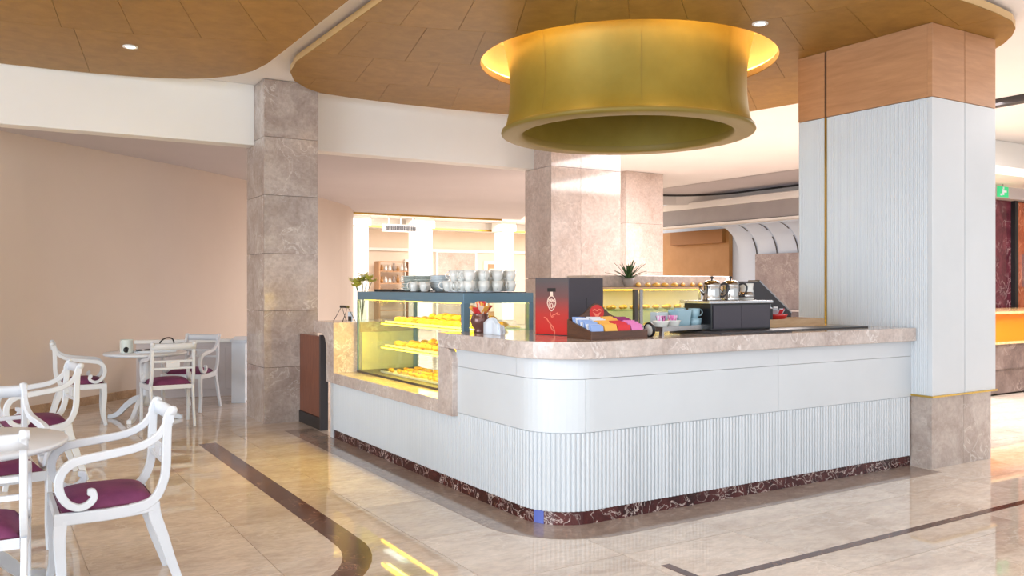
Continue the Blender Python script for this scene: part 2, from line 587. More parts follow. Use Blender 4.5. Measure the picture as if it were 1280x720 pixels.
# ------------------------------------------------------------------ floor
fl = struct('floor', MB().box(-9, 24, -3, 30, -0.10, -0.004), M['floor'])
TS = 0.82
tile0 = None
for i in range(-3, 13):
    for j in range(2, 15):
        x0 = 1.28 + (i - 1) * TS - 0.0; y0 = 0.4 + j * TS - 0.1
        cx, cy = x0 + TS / 2, y0 + TS / 2
        d = 0.527 * cx + 0.85 * cy; e = 0.85 * cx - 0.527 * cy
        if d < 2.8 or d > 10.6 or abs(e) > 0.62 * d + 0.7:
            continue
        if 3.7 < cx < 5.9 and 5.1 < cy < 8.0:
            continue
        mb = MB().box(-TS / 2 + 0.002, TS / 2 - 0.002, -TS / 2 + 0.002, TS / 2 - 0.002, 0, 0.0045)
        if tile0 is None:
            tile0 = obj('tile', mb, M['floor'], fl, world=False)
            t = tile0
        else:
            t = share('tile', tile0, fl)
        t.location = Vector((cx, cy, -0.0045)) - wloc(fl)


def strip(name, path, w, z, m, end=True):
    mb = MB()
    L = []; Rr = []
    for k, p in enumerate(path):
        a = Vector(path[max(k - 1, 0)]); b = Vector(path[min(k + 1, len(path) - 1)])
        t = (b - a).normalized(); nrm = Vector((-t.y, t.x))
        L.append(Vector(p) + nrm * w / 2); Rr.append(Vector(p) - nrm * w / 2)
    for k in range(len(path) - 1):
        mb.prism([Rr[k], Rr[k + 1], L[k + 1], L[k]], 0.0, z)
    return struct(name, mb, m)


strip('trim_1', [(1.755, 8.1), (1.755, 4.75)] + arc(0.905, 4.60, 0.85, 0, -80, 12)[1:], 0.155, 0.0012, M['inlay'])
strip('trim_2', [(3.0, 3.34), (3.0, 3.075)], 0.055, 0.0012, M['inlay'])
strip('trim_3', [(2.972, 3.05), (12.0, 3.05)], 0.055, 0.0012, M['inlay'])
strip('trim_4', [(8.4, 4.3), (12.0, 4.75)], 0.05, 0.0012, M['inlay'])

# ------------------------------------------------------------------ ceiling, beams, walls
DC = (5.11, 6.22)                     # centre of the drum light
cm = MB()
ring = arc(DC[0], DC[1], 1.50, 0, 360, 72)[:-1]


def to_rect(p, x0, x1, y0, y1):
    dx, dy = p[0] - DC[0], p[1] - DC[1]
    ts = []
    if dx > 1e-9: ts.append((x1 - DC[0]) / dx)
    if dx < -1e-9: ts.append((x0 - DC[0]) / dx)
    if dy > 1e-9: ts.append((y1 - DC[1]) / dy)
    if dy < -1e-9: ts.append((y0 - DC[1]) / dy)
    t = min(ts)
    return (DC[0] + dx * t, DC[1] + dy * t)


rect = [to_rect(p, 1.0, 9.0, 2.1, 10.1) for p in ring]
ZC = 3.60
for k in range(72):
    k2 = (k + 1) % 72
    cm.add([(ring[k][0], ring[k][1], ZC), (ring[k2][0], ring[k2][1], ZC), (rect[k2][0], rect[k2][1], ZC), (rect[k][0], rect[k][1], ZC)], [(0, 1, 2, 3)])
    cm.add([(ring[k][0], ring[k][1], ZC), (ring[k2][0], ring[k2][1], ZC), (ring[k2][0], ring[k2][1], 3.95), (ring[k][0], ring[k][1], 3.95)], [(0, 1, 2, 3)])
cm.add([(p[0], p[1], 3.95) for p in ring], [tuple(range(72))])
for (x0, x1, y0, y1) in ((-9, 1.0, -3, 30), (9.0, 12.9, -3, 30), (1.0, 9.0, -3, 2.1), (1.0, 9.0, 10.1, 30), (12.9, 24, 17.5, 30), (12.9, 24, -3, 8.5)):
    cm.add([(x0, y0, ZC), (x1, y0, ZC), (x1, y1, ZC), (x0, y1, ZC)], [(0, 1, 2, 3)])
struct('ceiling', cm, M['ceil'])
# raised tray over the kitchen
TY = 16.2
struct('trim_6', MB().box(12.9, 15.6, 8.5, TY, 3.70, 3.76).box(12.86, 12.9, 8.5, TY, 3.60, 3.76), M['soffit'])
tp = [(15.5, 8.5), (15.5, TY - 1.6)] + arc(13.9, TY - 1.6, 1.6, 0, 90, 12)[1:] + [(12.9, TY)]
ti = [(15.46, 8.5), (15.46, TY - 1.6)] + arc(13.9, TY - 1.6, 1.56, 0, 90, 12)[1:] + [(12.9, TY - 0.04)]


def band0(po, pi, z0, z1):
    m_ = MB()
    for k in range(len(po) - 1):
        m_.prism([pi[k], po[k], po[k + 1], pi[k + 1]], z0, z1)
    return m_


struct('trim_7', band0(tp, ti, 3.655, 3.699), M['slit'])
struct('trim_31', band0(tp, ti, 3.44, 3.655), M['paint'])
struct('trim_32', MB().prism(tp[1:-1] + [(12.9, TY), (12.9, TY + 1.5), (15.6, TY + 1.5), (15.6, TY - 1.6)][1:], 3.60, 3.62), M['ceil'])

# beams along the pillar row
struct('trim_8', MB().box(-9, 2.505, 9.3, 9.52, 2.95, 3.60), M['paint'], 0.006)
struct('trim_9', MB().box(3.08, 6.12, 9.3, 9.52, 2.95, 3.60), M['paint'], 0.006)
# lower soffit behind them
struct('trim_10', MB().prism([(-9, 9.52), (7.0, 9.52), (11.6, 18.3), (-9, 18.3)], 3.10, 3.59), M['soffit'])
struct('trim_11', MB().box(6.9, 11.05, 18.3, 18.36, 3.06, 3.14), M['brass'])

wp = [(-6.5, 6.0), (-3.0, 8.35), (-1.2, 9.65), (0.177, 10.70), (0.9, 11.32), (1.55, 11.88), (2.45, 12.62), (3.55, 13.68), (5.3, 15.5), (6.5, 17.0), (7.12, 18.25)]
wp = [p[:2] for p in smooth_path([(a, b, 0) for a, b in wp], 4)]
mbw = MB(); mbb = MB()
off = []
for k, p in enumerate(wp):
    a = Vector(wp[max(k - 1, 0)]); b = Vector(wp[min(k + 1, len(wp) - 1)])
    t = (b - a).normalized(); off.append(Vector((-t.y, t.x)))
for k in range(len(wp) - 1):
    p, q, n0, n1 = Vector(wp[k]), Vector(wp[k + 1]), off[k], off[k + 1]
    mbw.prism([p, q, q + n1 * 0.25, p + n0 * 0.25], 0.0, 3.10)
    mbb.prism([p - n0 * 0.015, q - n1 * 0.015, q, p], 0.0, 0.10)
struct('wall_left', mbw, M['wall'])
struct('baseboard_left', mbb, M['wallbase'])

# ------------------------------------------------------------------ left marble pillar
def marble_pillar(name, label, x0, x1, y0, y1, top, rows, m, vjoint=None, gap=0.004, inset=0.03):
    t = thing(name, label, 'pillar', ((x0 + x1) / 2, (y0 + y1) / 2, 0))
    obj('core', MB().box(x0 + inset, x1 - inset, y0 + inset, y1 - inset, 0, top), M['groove'], t)
    z = 0.0
    for h in rows + [top]:
        z1 = min(h, top)
        if z1 - z < 0.02:
            continue
        xs = [x0, x1] if vjoint is None else [x0, vjoint, x1]
        for a, b in zip(xs[:-1], xs[1:]):
            obj('stone_panel', MB().box(a + (gap / 2 if a > x0 else 0), b - (gap / 2 if b < x1 else 0), y0, y0 + inset, z, z1 - gap), m, t)
        obj('stone_panel', MB().box(x0, x0 + inset, y0 + inset, y1, z, z1 - gap), m, t)
        obj('stone_panel', MB().box(x1 - inset, x1, y0 + inset, y1, z, z1 - gap), m, t)
        z = z1
    return t


marble_pillar('marble_pillar', 'tall square pillar of grey beige marble blocks left of the pastry counter', 2.505, 3.08, 8.93, 9.61, 3.597,
              [0.585, 1.178, 1.778, 2.388, 2.997], M['pillar'])
marble_pillar('marble_pillar', 'wide polished pink beige marble pillar rising behind the red and grey coffee box', 6.10, 7.21, 8.90, 9.51, 3.597,
              [0.58, 1.53, 2.95], M['pillar_pink'], 6.56)
marble_pillar('marble_pillar', 'slimmer pale marble pillar behind the spiky plant', 10.30, 11.22, 12.55, 13.6, 3.597,
              [0.8, 1.7, 2.62], M['pillar_pink'])

# ------------------------------------------------------------------ clad pillar at the right
t = thing('clad_pillar', 'big white panelled pillar with wood top and marble base at the counter end', 'pillar', (6.76, 4.6, 0))
X0, X1, Y0, Y1 = 6.32, 7.215, 3.96, 5.25
obj('core', MB().box(X0 + 0.04, X1 - 0.04, Y0 + 0.04, Y1 - 0.02, 0, 3.5), M['groove'], t)
for (a, b) in ((X0 + 0.012, 6.765), (6.768, X1 - 0.05)):
    obj('stone_panel', MB().box(a, b, Y0 + 0.012, Y0 + 0.05, 0, 0.562), M['pillar'], t)
for (a, b) in ((Y0 + 0.05, 4.62), (4.623, Y1)):
    obj('stone_panel', MB().box(X0 + 0.012, X0 + 0.05, a, b, 0, 0.562), M['pillar'], t)
obj('brass_ledge', MB().box(X0 - 0.012, X1 + 0.012, Y0 - 0.012, Y1, 0.562, 0.575), M['brass'], t)
for (a, b) in ((X0, 6.762), (6.77, X1)):
    obj('white_panel', MB().box(a, b, Y0, Y0 + 0.04, 0.575, 2.918), M['white'], t, bevel=0.002)
    obj('wood_panel', MB().box(a, b, Y0, Y0 + 0.04, 2.922, 3.498), M['woodp'], t, bevel=0.002)
for (a, b) in ((Y0 + 0.04, 4.945), (4.968, Y1)):
    obj('white_panel', MB().box(X0 + 0.006, X0 + 0.04, a, b, 0.575, 2.918), M['white'], t)
    obj('wood_panel', MB().box(X0, X0 + 0.04, a, b, 2.922, 3.498), M['woodp'], t)
rb = MB()
y = Y0 + 0.05
while y < Y1 - 0.01:
    if not (4.94 < y < 4.975):
        rb.prism([(X0 + 0.007, y - 0.008), (X0 + 0.007, y + 0.008), (X0 + 0.002, y + 0.005), (X0, y), (X0 + 0.002, y - 0.005)], 0.58, 2.914)
    y += 0.018
rbo = obj('fine_ribs', rb, M['white'], t); rbo['kind'] = 'stuff'
obj('brass_strip', MB().box(X0 - 0.001, X0 + 0.04, 4.947, 4.966, 0.575, 2.92), M['brass'], t)
obj('dark_strip', MB().box(X0 + 0.008, X0 + 0.04, 4.947, 4.966, 2.92, 3.498), M['groove'], t)

# ------------------------------------------------------------------ wooden canopies
def canopy(name, label, outline, cen, radii, step, a_from, a_to, hole=None):
    t = thing(name, label, 'canopy', (sum(p[0] for p in outline) / len(outline), sum(p[1] for p in outline) / len(outline), 3.5))
    body = obj('canopy_body', MB().prism(outline, 3.508, 3.565), M['woodedge'], t)
    if hole:
        hp = (hole[0] - t.location.x, hole[1] - t.location.y)
        # the cutter is a world object, so cut in world space
        cut_hole(body, hole[0], hole[1], hole[2], 3.3, 3.8)
    g = 0.0035
    for (r0, r1, st, oa) in radii:
        a = a_from + oa
        while a < a_to:
            n = 8
            ga0 = math.degrees(g / 2 / max(r0, 0.3)); ga1 = math.degrees(g / 2 / r1)
            outer = arc(cen[0], cen[1], r1 - g / 2, a + ga1, a + st - ga1, n)
            inner = arc(cen[0], cen[1], max(r0 + g / 2, 0.02), a + st - ga0, a + ga0, n)
            poly = clip_convex(outer + inner, outline)
            a += st
            if len(poly) < 3 or abs(poly_area(poly)) < 0.01:
                continue
            px = sum(p[0] for p in poly) / len(poly); py = sum(p[1] for p in poly) / len(poly)
            if 0.527 * px + 0.85 * py < 3.6:
                continue
            if hole and max(math.hypot(p[0] - hole[0], p[1] - hole[1]) for p in poly) < hole[2]:
                continue
            o = obj('wood_panel', MB().prism(poly, 3.5, 3.507), M['wood'], t)
            if hole and min(math.hypot(p[0] - hole[0], p[1] - hole[1]) for p in poly) < hole[2] + 1.2:
                cut_hole(o, hole[0], hole[1], hole[2], 3.3, 3.8)
                if len(o.data.polygons) == 0:
                    bpy.data.objects.remove(o, do_unlink=True)
    return t


outR = [(2.47, 4.3), (2.62, 3.8), (3.0, 3.56), (6.2, 3.56), (6.535, 3.583), (6.84, 3.626), (7.05, 3.71), (7.233, 3.835), (7.40, 3.99), (7.52, 4.14), (7.66, 4.5), (7.80, 5.3), (7.86, 6.0),
        (7.85, 6.55), (7.74, 7.15), (7.45, 7.70), (7.02, 8.13), (6.5, 8.42), (5.9, 8.66), (5.35, 8.80), (4.63, 8.89), (4.04, 8.93), (3.45, 8.92), (3.09, 8.87), (2.88, 8.72), (2.68, 8.48), (2.54, 8.16), (2.47, 7.75)]
tR = canopy('ceiling_canopy', 'brown wood ceiling canopy over the white service counter, pierced by the gold drum', outR, (2.1, 2.7),
            [(0.3, 2.4, 15, 0), (2.4, 3.6, 7.5, 3.5), (3.6, 4.65, 7.5, 0), (4.65, 5.6, 7.5, 3.5), (5.6, 8.5, 7.5, 0)], 7.5, -15, 95, (DC[0], DC[1], 1.36))
outL = [(-6, 3.0), (2.25, 3.0), (2.26, 7.4), (2.26, 7.95), (2.22, 8.3), (2.13, 8.56), (1.95, 8.80), (1.74, 8.97), (1.5, 9.08), (1.2, 9.16), (0.95, 9.205), (0.54, 9.245), (0.15, 9.25), (-0.6, 9.25), (-1.6, 9.1), (-2.6, 8.8), (-4.2, 7.9), (-6, 6.0)]
tL = canopy('ceiling_canopy', 'golden wood ceiling canopy over the tables beside the beige curved wall', outL, (-0.24, 2.73),
            [(0.3, 3.5, 12, 0), (3.5, 5.03, 6, 3), (5.03, 7.5, 24, 2)], 6, 30, 160)
for (nm, (x, y), root, lab) in (('canopy_downlight', (1.095, 8.0), tL, 'small round recessed downlight in the golden left canopy'),
                                ('canopy_downlight', (5.20, 4.69), tR, 'small round recessed downlight in the brown canopy beside the gold drum')):
    o = thing(nm, lab, 'downlight', (x, y, 3.49))
    obj('trim_ring', MB().lathe([(0.040, 0.0), (0.062, 0.0), (0.062, 0.0095), (0.040, 0.0095), (0.040, 0.0)], 20, (x, y, 3.49), closed=False), M['white_metal'], o)
    obj('lens', MB().lathe([(0.040, 0.003), (0.040, 0.0095)], 20, (x, y, 3.49)), M['lamp'], o)

# ------------------------------------------------------------------ gold drum light
dx, dy = DC
SR = lambda pr: [(r * 1.018, z) for r, z in pr]
t = thing('drum_light', 'huge gold drum pendant light set in a glowing round ceiling recess', 'lamp', (dx, dy, 2.83))
obj('shade', MB().lathe(SR([(1.13, 2.875), (1.10, 2.93), (1.08, 3.02), (1.068, 3.14), (1.064, 3.28), (1.072, 3.42), (1.09, 3.55), (1.115, 3.66), (1.13, 3.74)]), 96, (dx, dy, 0), closed=False), M['gold'], t)
obj('rim', MB().lathe(SR([(0.955, 2.90), (0.955, 2.845), (0.965, 2.832), (0.985, 2.83), (1.12, 2.83), (1.138, 2.838), (1.146, 2.855), (1.142, 2.872), (1.13, 2.88)]), 96, (dx, dy, 0), closed=False), M['goldrim'], t)
obj('inner_lining', MB().lathe(SR([(0.955, 2.90), (0.96, 3.1), (0.975, 3.3), (1.0, 3.46)]), 96, (dx, dy, 0), closed=False), M['gold'], t)
obj('inner_ring', MB().lathe(SR([(0.78, 3.24), (0.97, 3.24), (0.97, 3.27), (0.80, 3.27), (0.80, 3.44), (0.78, 3.44), (0.78, 3.24)]), 72, (dx, dy, 0), closed=False), M['golddark'], t)
obj('ceiling_disc', MB().lathe(SR([(1.0, 3.44), (1.0, 3.47)]), 72, (dx, dy, 0)), M['golddark'], t)
obj('hanger', MB().lathe(SR([(1.10, 3.74), (1.13, 3.74), (1.13, 3.95), (1.10, 3.95), (1.10, 3.74)]), 48, (dx, dy, 0), closed=False), M['golddark'], t)
for k in range(8):
    a = math.radians(12 + 45 * k)
    prof = SR([(1.103, 2.925), (1.083, 3.02), (1.071, 3.14), (1.067, 3.28), (1.075, 3.42), (1.093, 3.55), (1.117, 3.66)])
    rows = []
    for s_ in (-0.003, 0.003):
        rows.append([(dx + r * math.cos(a) - s_ * math.sin(a), dy + r * math.sin(a) + s_ * math.cos(a), z) for r, z in prof])
    obj('seam', MB().grid(rows), M['golddark'], t)
obj('glow_ring', MB().lathe([(1.40, 3.585), (1.44, 3.585), (1.44, 3.60), (1.40, 3.60), (1.40, 3.585)], 72, (dx, dy, 0), closed=False), M['led'], t)
for k in range(6):
    a = 2 * PI * k / 6 + 0.3
    L = area_light('cove_light', (dx + 1.30 * math.cos(a), dy + 1.30 * math.sin(a), 3.90), 0.3, 3.2, (1.0, 0.66, 0.28))

# ------------------------------------------------------------------ service counter
t = thing('service_counter', 'white rounded corner service counter with ribbed front and beige marble top', 'counter', (4.4, 5.8, 0))
cnt = t
XF, YF, RC = 2.83, 4.14, 0.32


def cpath(out, y_far, x_far, n=14):
    """front line of the counter, pushed out by `out`; from the far left end round the corner to the right end"""
    cx, cy = XF + RC, YF + RC
    p = [(XF - out, y_far)]
    p += [(cx - (RC + out) * math.cos(math.radians(90 * i / n)), cy - (RC + out) * math.sin(math.radians(90 * i / n))) for i in range(n + 1)]
    p.append((x_far, YF - out))
    return p


def band(mb, path_o, path_i, z0, z1):
    for k in range(len(path_o) - 1):
        mb.prism([path_o[k], path_o[k + 1], path_i[k + 1], path_i[k]], z0, z1)
    return mb


XR = 6.32
obj('plinth', band(MB(), cpath(-0.012, 7.78, XR), cpath(-0.06, 7.78, XR), 0, 0.082), M['plinth'], t)
obj('blue_patch', band(MB(), cpath(-0.010, 0, 0)[4:7], cpath(-0.012, 0, 0)[4:7], 0.002, 0.080), M['bluepatch'], t)['label'] = 'small glossy blue patch on dark marble plinth'  # thin blue patch laid on the plinth at the rounded corner
obj('ribbed_backing', band(MB(), cpath(-0.008, 7.78, XR), cpath(-0.05, 7.78, XR), 0.082, 0.555), M['white'], t)
ribs = MB()
full = cpath(-0.008, 7.775, XR, 24)
# walk the line and set one half-round rib every 30 mm
seglen = [math.dist(full[k], full[k + 1]) for k in range(len(full) - 1)]
tot = sum(seglen); s_ = 0.015
while s_ < tot - 0.01:
    q = s_; k = 0
    while q > seglen[k]:
        q -= seglen[k]; k += 1
    a, b = Vector(full[k]), Vector(full[k + 1])
    p = a + (b - a) * (q / seglen[k]); tt = (b - a).normalized(); n_ = Vector((tt.y, -tt.x))
    if n_.dot(Vector((-1, -1))) < 0:
        n_ = -n_
    poly = [p - tt * 0.0125, p - tt * 0.011 + n_ * 0.006, p - tt * 0.006 + n_ * 0.0105, p + n_ * 0.012, p + tt * 0.006 + n_ * 0.0105, p + tt * 0.011 + n_ * 0.006, p + tt * 0.0125]
    ribs.prism([(v.x, v.y) for v in poly], 0.084, 0.553)
    s_ += 0.030
o = obj('half_round_ribs', ribs, M['white'], t); o['kind'] = 'stuff'


def cut_path(lo, hi, out):
    """piece of the front line between two arc lengths measured from the far left end at y=7.78"""
    base = cpath(0.0, 7.78, XR); po = cpath(out, 7.78, XR)
    L = [0]
    for k in range(len(base) - 1):
        L.append(L[-1] + math.dist(base[k], base[k + 1]))
    def at(s):
        for k in range(len(base) - 1):
            if s <= L[k + 1] + 1e-9:
                f = (s - L[k]) / (L[k + 1] - L[k])
                return tuple(po[k][i] + (po[k + 1][i] - po[k][i]) * f for i in (0, 1))
        return po[-1]
    pts = [at(lo)] + [po[k] for k in range(len(base)) if lo + 1e-6 < L[k] < hi - 1e-6] + [at(hi)]
    return pts


sE = 7.78 - (YF + RC)                       # where the straight left side ends
sC = sE + RC * PI / 2                       # where the right side begins
joints = [7.78 - 5.30, sC - 0.06, sC + 1.62, sC + (XR - XF - RC)]
for lo, hi in zip(joints[:-1], joints[1:]):
    g = 0.0015
    obj('front_panel', band(MB(), cut_path(lo + g, hi - g, 0.004), cut_path(lo + g, hi - g, -0.05), 0.557, 0.876), M['white'], t)
for lo, hi in zip([7.78 - 5.30, sE - 0.05] + [joints[2]], [sE - 0.05] + [joints[2]] + [joints[3]]):
    g = 0.0015
    obj('fascia_panel', band(MB(), cut_path(lo + g, hi - g, 0.003), cut_path(lo + g, hi - g, -0.05), 0.8785, 1.0), M['fascia'], t)
# far left end of the left wing
obj('end_panel', MB().box(2.83, 3.60, 7.78, 7.84, 0.0, 0.53).box(3.05, 3.60, 7.64, 7.84, 0.53, 1.0), M['white'], t)
# carcass behind the fronts
obj('carcass', MB().box(2.90, 3.66, 5.50, 7.78, 0.02, 0.53).box(2.95, 3.66, 4.5, 5.50, 0.02, 1.0).box(3.3, 6.30, 4.22, 5.02, 0.02, 1.0), M['fascia'], t)

# marble top: near part of the left wing, corner, right wing; then the lowered ledge and its surround
top_out = cpath(0.048, 5.50, 6.317, 18)
obj('countertop', MB().prism(top_out + [(6.317, 5.06), (3.70, 5.06), (3.70, 5.50)], 1.0, 1.105), M['top'], t, bevel=0.006)
obj('display_ledge', MB().box(2.785, 3.66, 5.50, 7.64, 0.53, 0.63), M['top'], t, bevel=0.004)
yz = Matrix(((0, 0, 1, 0), (1, 0, 0, 0), (0, 1, 0, 0), (0, 0, 0, 1)))    # (u, v, w) -> (y, z, x)
leg = [(5.50, 0.53), (5.50, 1.0), (5.36, 1.0)] + [(5.36 - 0.08 * math.sin(math.radians(a)), 0.92 + 0.08 * math.cos(math.radians(a))) for a in (0, 22, 45, 68, 90)] + [(5.28, 0.53)]
obj('marble_surround', MB().prism_m(leg, 2.785, 2.83, yz), M['top'], t, bevel=0.003)
post = [(7.64, 0.53), (7.84, 0.53), (7.84, 0.84)] + [(7.84 + 0.12 * (1 - math.cos(math.radians(a))), 0.84 + 0.14 * math.sin(math.radians(a))) for a in (20, 45, 70, 90)] + [(8.20, 0.985), (8.20, 1.095), (7.64, 1.095)]
obj('end_post', MB().prism_m(post, 2.785, 3.05, yz), M['top'], t, bevel=0.003)
obj('end_top', MB().box(3.052, 3.66, 7.64, 8.20, 1.0, 1.095), M['top'], t)
obj('post_lining', MB().box(3.052, 3.64, 7.605, 7.639, 0.632, 1.0), M['traywhite'], t)

t = thing('staff_gate', 'narrow red brown wooden gate between the marble pillar and the counter end', 'gate', (2.90, 8.58, 0))
obj('gate_leaf', MB().box(2.88, 2.92, 8.25, 8.92, 0.12, 0.93), M['gate'], t, bevel=0.004)
obj('gate_foot', MB().box(2.87, 2.93, 8.25, 8.92, 0.0, 0.12), M['black'], t)
obj('gate_frame', MB().box(2.86, 2.94, 8.215, 8.25, 0.0, 0.95), M['darkgrey'], t)

struct('trim_30', band(MB(), cpath(0.27, 8.4, 6.30, 20), cpath(-0.011, 8.4, 6.30, 20), 0, 0.0013), M['border'])

# ------------------------------------------------------------------ pastry display case
t = thing('display_case', 'blue framed glass pastry case glowing yellow in the left wing of the counter', 'display case', (3.3, 6.55, 0.63))
CX0, CX1, CY0, CY1 = 3.0, 3.61, 5.51, 7.60
obj('top_frame', MB().box(CX0, CX1, CY0, CY1, 1.31, 1.385), M['blue'], t, bevel=0.004)
obj('base_frame', MB().box(CX0, CX1, CY0, CY1, 0.63, 0.648), M['darkgrey'], t)
obj('corner_post', MB().box(CX0, CX0 + 0.055, CY0, CY0 + 0.045, 0.648, 1.31), M['blue'], t, bevel=0.003)
obj('corner_post', MB().box(CX1 - 0.04, CX1, CY0, CY0 + 0.04, 0.648, 1.31), M['blue'], t, bevel=0.003)
obj('corner_post', MB().box(CX0, CX0 + 0.018, CY1 - 0.018, CY1, 0.648, 1.31), M['blue'], t)
obj('corner_post', MB().box(CX1 - 0.03, CX1, CY1 - 0.03, CY1, 0.648, 1.31), M['blue'], t)
obj('glass_pane', MB().box(CX0 + 0.002, CX0 + 0.008, CY0 + 0.046, CY1 - 0.019, 0.648, 1.31), M['glass'], t)
obj('glass_pane', MB().box(CX0 + 0.056, CX1 - 0.041, CY0 + 0.002, CY0 + 0.008, 0.648, 1.31), M['glass'], t)
obj('glass_pane', MB().box(CX0 + 0.019, CX1 - 0.031, CY1 - 0.008, CY1 - 0.002, 0.648, 1.31), M['glass'], t)
for k, (a, b) in enumerate(((CY0 + 0.041, 6.53), (6.56, CY1 - 0.031))):
    obj('rear_door', MB().box(CX1 - 0.010, CX1 - 0.004, a, b, 0.648, 1.31), M['glass'], t)
obj('rear_mullion', MB().box(CX1 - 0.022, CX1, 6.531, 6.559, 0.648, 1.31), M['steel'], t)
for z in (1.10, 0.885):
    obj('glass_shelf', MB().box(CX0 + 0.09, CX1 - 0.03, CY0 + 0.05, 7.28, z, z + 0.008), M['shelfglass'], t)
    obj('shelf_bracket', MB().box(CX1 - 0.06, CX1 - 0.025, 7.20, 7.215, z - 0.03, z), M['steel'], t)
    obj('led_strip', MB().box(CX0 + 0.10, CX0 + 0.112, CY0 + 0.06, 7.26, z - 0.012, z - 0.001), M['ledy'], t)
obj('led_strip', MB().box(CX0 + 0.05, CX0 + 0.065, CY0 + 0.06, CY1 - 0.06, 1.306, 1.31), M['ledy'], t)
for (z, e) in ((1.29, 8), (1.085, 5), (0.87, 5)):
    area_light('case_light', (CX0 + 0.14, 6.4, z), 0.04, e * 0.7, (1.0, 0.74, 0.13), (0, math.radians(-15), 0), 1.6)
area_light('case_light', (CX0 + 0.07, 6.5, 1.292), 0.04, 13.0, (1.0, 0.62, 0.06), (0, math.radians(30), 0), 1.8)
area_light('case_light', (CX0 + 0.10, 5.60, 0.98), 0.04, 17.0, (1.0, 0.58, 0.05), (math.radians(90), 0, 0), 0.55)


def croissant(mb=None, L=0.06, r=0.026, bend=0.5):
    mb = MB()
    path, rad = [], []
    for k in range(13):
        f = k / 12 - 0.5
        a = f * 2.2
        path.append((L * math.sin(a), L * bend * (1 - math.cos(a)) * 1.0, r * 0.9))
        env = max(0.12, math.cos(f * PI * 0.93))
        rad.append(r * env * (1.0 if k % 2 else 0.87))
    mb.tube(path, rad, 8, True, 0.9)
    return mb


def roll(rx, ry, rz):
    return MB().ball((0, 0, rz), 1.0, 12, 7, (rx, ry, rz))


def finger():
    mb = MB()
    path = [(-0.055 + 0.0122 * k, 0.006 * math.sin(k * 1.2), 0.018) for k in range(10)]
    rad = [0.006, 0.016, 0.018, 0.016, 0.0185, 0.016, 0.0185, 0.017, 0.015, 0.006]
    return mb.tube(path, rad, 8)


protos = {}


def pastry(kind, loc, rot, label, group):
    if kind not in protos:
        if kind == 'croissant':
            o = obj('croissant', croissant(), M['pastry'], world=False)
        elif kind == 'bun':
            o = obj('bun', roll(0.042, 0.04, 0.024), M['pastry'], world=False)
        elif kind == 'twist':
            o = obj('pastry_twist', finger(), M['pastry'], world=False)
        else:
            o = obj('chocolate_roll', finger(), M['pastry_dark'], world=False)
        protos[kind] = o
    else:
        o = protos[kind].copy(); COL.objects.link(o)
    o.location = loc; o.rotation_euler = (0, 0, rot)
    tag(o, label, 'pastry', group)
    return o


# trays on the three levels, every pastry a thing of its own
for (z, lab, y0) in ((1.108, 'top', 5.62), (0.893, 'middle', 5.62), (0.648, 'bottom', 5.62)):
    x0, x1, y1 = CX0 + 0.11, CX1 - 0.05, 7.20
    if lab == 'bottom':
        y1 = 7.3
    o = obj('pastry_tray', MB().box(x0, x1, y0, y1, z, z + 0.006).box(x0, x0 + 0.006, y0, y1, z + 0.006, z + 0.016).box(x1 - 0.006, x1, y0, y1, z + 0.006, z + 0.016), M['traywhite'])
    tag(o, {'top': 'long white pastry tray on the top glass shelf of the blue case', 'middle': 'long white pastry tray on the middle glass shelf of the blue case',
            'bottom': 'long white pastry tray on the floor of the blue case'}[lab], 'tray')
    zz = z + 0.006
    n = 0
    y = y0 + 0.07
    while y < y1 - 0.05:
        for c_, x in enumerate((x0 + 0.075, x0 + 0.205, x0 + 0.335)):
            kind = 'croissant' if lab == 'top' and y < 6.6 else ('bun' if lab == 'top' else ('twist' if lab == 'bottom' else R.choice(['croissant', 'bun'])))
            if lab == 'top' and 6.62 < y < 6.80:
                kind = 'chocolate'
            nm = {'croissant': 'golden croissant', 'bun': 'golden bun', 'twist': 'ridged pastry twist', 'chocolate': 'chocolate pastry roll'}[kind]
            pl = {'top': 'top shelf', 'middle': 'middle shelf', 'bottom': 'floor tray'}[lab]
            pastry(kind, (x + R.uniform(-.006, .006), y + R.uniform(-.01, .01), zz), R.uniform(-0.3, 0.3) + (PI / 2 if kind == 'twist' else 0),
                   '%s, %s from near end in the %s row, %s of blue case' % (nm, ORD[n], ('front', 'middle', 'back')[c_], pl), nm + 's on the ' + pl + ' of the pastry case')
        y += 0.125
        n += 1
# second layer in the middle of the top and middle shelf heaps
for (z, lab, ya, yb) in ((1.114 + 0.046, 'top', 5.75, 6.55), (0.899 + 0.046, 'middle', 5.75, 6.6)):
    y = ya; n = 0
    while y < yb:
        for c_, x in enumerate((CX0 + 0.25, CX0 + 0.37)):
            pastry('croissant', (x, y, z), R.uniform(-0.6, 0.6), 'upper croissant, %s from near end, %s row, heaped on %s shelf of blue case' % (ORD[n], ('front', 'back')[c_], lab), 'croissants heaped on the %s shelf' % lab)
        y += 0.15; n += 1

